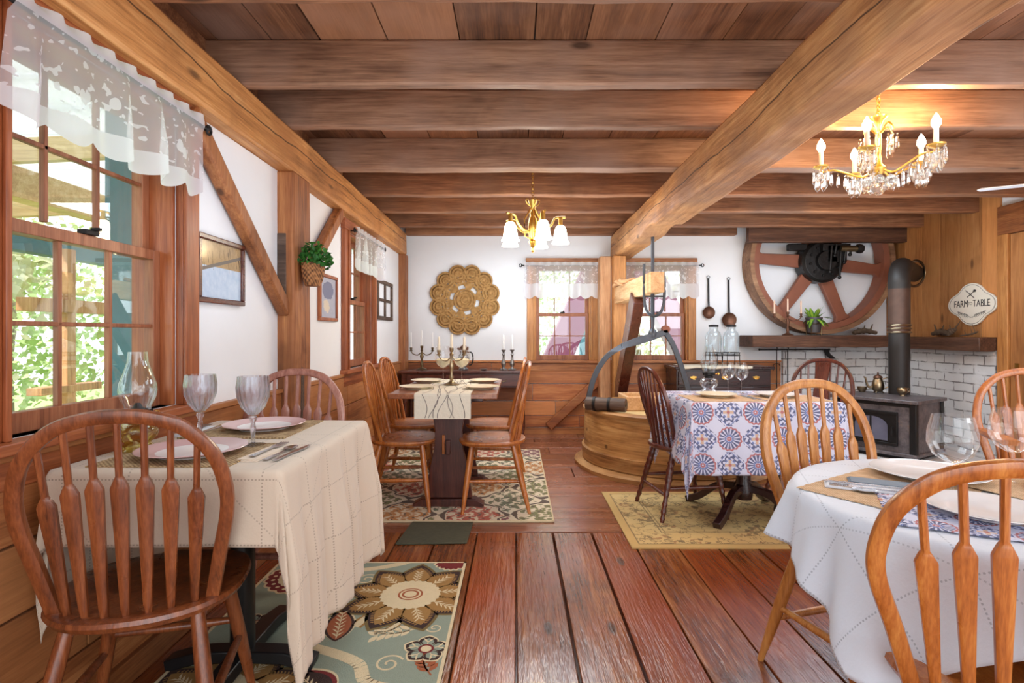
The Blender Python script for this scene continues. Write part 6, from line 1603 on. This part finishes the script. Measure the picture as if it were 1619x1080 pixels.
# ceiling fan, only the tip of one blade reaches the picture
t = thing('ceiling_fan', 'pale ceiling fan at the right, one thin blade tip showing', 'ceiling fan', (3.42, 3.12, 2.0))
mb = MB(); mb.tube([(0, 0, .10), (0, 0, ZC - 2.0)], .014, 10); mb.lathe([(0, -.03), (.05, -.03), (.10, 0), (.10, .07), (.05, .11), (0, .11)], 28); mb.build('motor', M['white_metal'], t)
for k in range(4):
    a = R(150 + 90 * k); mb = MB(); A = RZ(a) @ RX(R(8)); mb.prism([(.09, -.012), (.2, -.02), (.58, -.022), (.6, 0), (.58, .022), (.2, .02), (.09, .012)], 0, .007, A); mb.build('blade', M['white_metal'], t, bevel=.002)

# ---------------------------------------------------------------- light
def lamp(kind, name, loc, e, col=(1, 1, 1), size=.1, rot=None, sy=None, spread=None):
    l = bpy.data.lights.new(name, kind); l.energy = e; l.color = col
    if kind == 'AREA':
        l.size = size
        if sy: l.shape = 'RECTANGLE'; l.size_y = sy
        if spread: l.spread = spread
    elif kind == 'SUN': l.angle = size
    else: l.shadow_soft_size = size
    o = bpy.data.objects.new(name, l); C.objects.link(o); o.location = loc
    if rot: o.rotation_euler = rot
    return o
WARM = (1, .62, .28)
for k in range(5):
    a = R(k * 72 - 62); lamp('POINT', 'candle_bulb_light', (QX + .245 * math.cos(a), QY + .245 * math.sin(a), QZ + .36), 6.0, WARM, .03)
for k in range(5):
    a = R(289 - 72 * k); lamp('POINT', 'shade_light', (CX + .205 * math.cos(a), CY + .205 * math.sin(a), 1.70 + .03), 2.6, (1, .74, .42), .04)
sun = lamp('SUN', 'sun', (-6, 0, 8), 6.0, (1, .95, .86), R(2)); sun.rotation_euler = Vector((.50, .55, -.72)).to_track_quat('-Z', 'Y').to_euler()
def aim(o, tgt): o.rotation_euler = (Vector(tgt) - o.location).to_track_quat('-Z', 'Y').to_euler()
for loc, tgt, e, s, c in (((.4, -1.2, 1.9), (.6, 3.5, 1.0), 20, 1.8, (.90, .95, 1)), ((2.9, .3, 1.9), (2.4, 4.5, .9), 22, 1.4, (.90, .95, 1)), ((-.3, 3.0, 1.0), (.3, 4.2, 2.3), 0, 1.0, (1, .95, .9))):
    if e: o = lamp('AREA', 'front_fill', loc, e, c, s); aim(o, tgt)  # added fill lamps towards the front, not lamps of the room
for x, y, e in ((-.1, 1.8, 11), (.3, 4.7, 22), (2.5, 4.4, 24), (2.4, 1.9, 11)):  # added unseen fill lamps in mid-air, aimed up and down
    o = lamp('AREA', 'ceiling_fill', (x, y, .95), e * .9, (.78, .90, 1), 1.3); o.rotation_euler = (PI, 0, 0); o.data.spread = R(170)
    o = lamp('AREA', 'room_fill', (x, y, 2.1), e * 1.0, (.74, .88, 1), 1.1)
w = bpy.data.worlds.new('sky'); bpy.context.scene.world = w; w.use_nodes = True; nt = w.node_tree; nt.nodes.clear()
wo = nt.nodes.new('ShaderNodeOutputWorld'); bg = nt.nodes.new('ShaderNodeBackground'); sk = nt.nodes.new('ShaderNodeTexSky')
sk.sky_type = 'HOSEK_WILKIE'; sk.sun_direction = (-.45, -.5, .74); sk.turbidity = 6; sk.ground_albedo = .6
mx = nt.nodes.new('ShaderNodeMix'); mx.data_type = 'RGBA'; mx.inputs[0].default_value = .75; mx.inputs[7].default_value = (.93, .97, 1, 1)
nt.links.new(sk.outputs[0], mx.inputs[6]); nt.links.new(mx.outputs[2], bg.inputs[0]); bg.inputs[1].default_value = 2.8
nt.links.new(bg.outputs[0], wo.inputs[0])

# ---------------------------------------------------------------- camera and render look
cam = bpy.data.cameras.new('camera'); co = bpy.data.objects.new('camera', cam); C.objects.link(co)
cam.sensor_fit = 'HORIZONTAL'; cam.sensor_width = 36; cam.lens = 36 * F / 1619
cam.shift_x = -(815 - 809.5) / 1619; cam.shift_y = -(540 - 528) / 1619
co.location = (0, 0, H); co.rotation_euler = (PI / 2, 0, 0); cam.clip_start = .02; cam.clip_end = 200
sc = bpy.context.scene; sc.camera = co
sc.view_settings.view_transform = 'Standard'; sc.view_settings.exposure = 0.36
sc.cycles.max_bounces = 10; sc.cycles.diffuse_bounces = 4; sc.cycles.glossy_bounces = 4; sc.cycles.transmission_bounces = 8; sc.cycles.transparent_max_bounces = 16
sc.cycles.sample_clamp_indirect = 6; sc.cycles.caustics_reflective = False; sc.cycles.caustics_refractive = False
sc.cycles.use_denoising = True
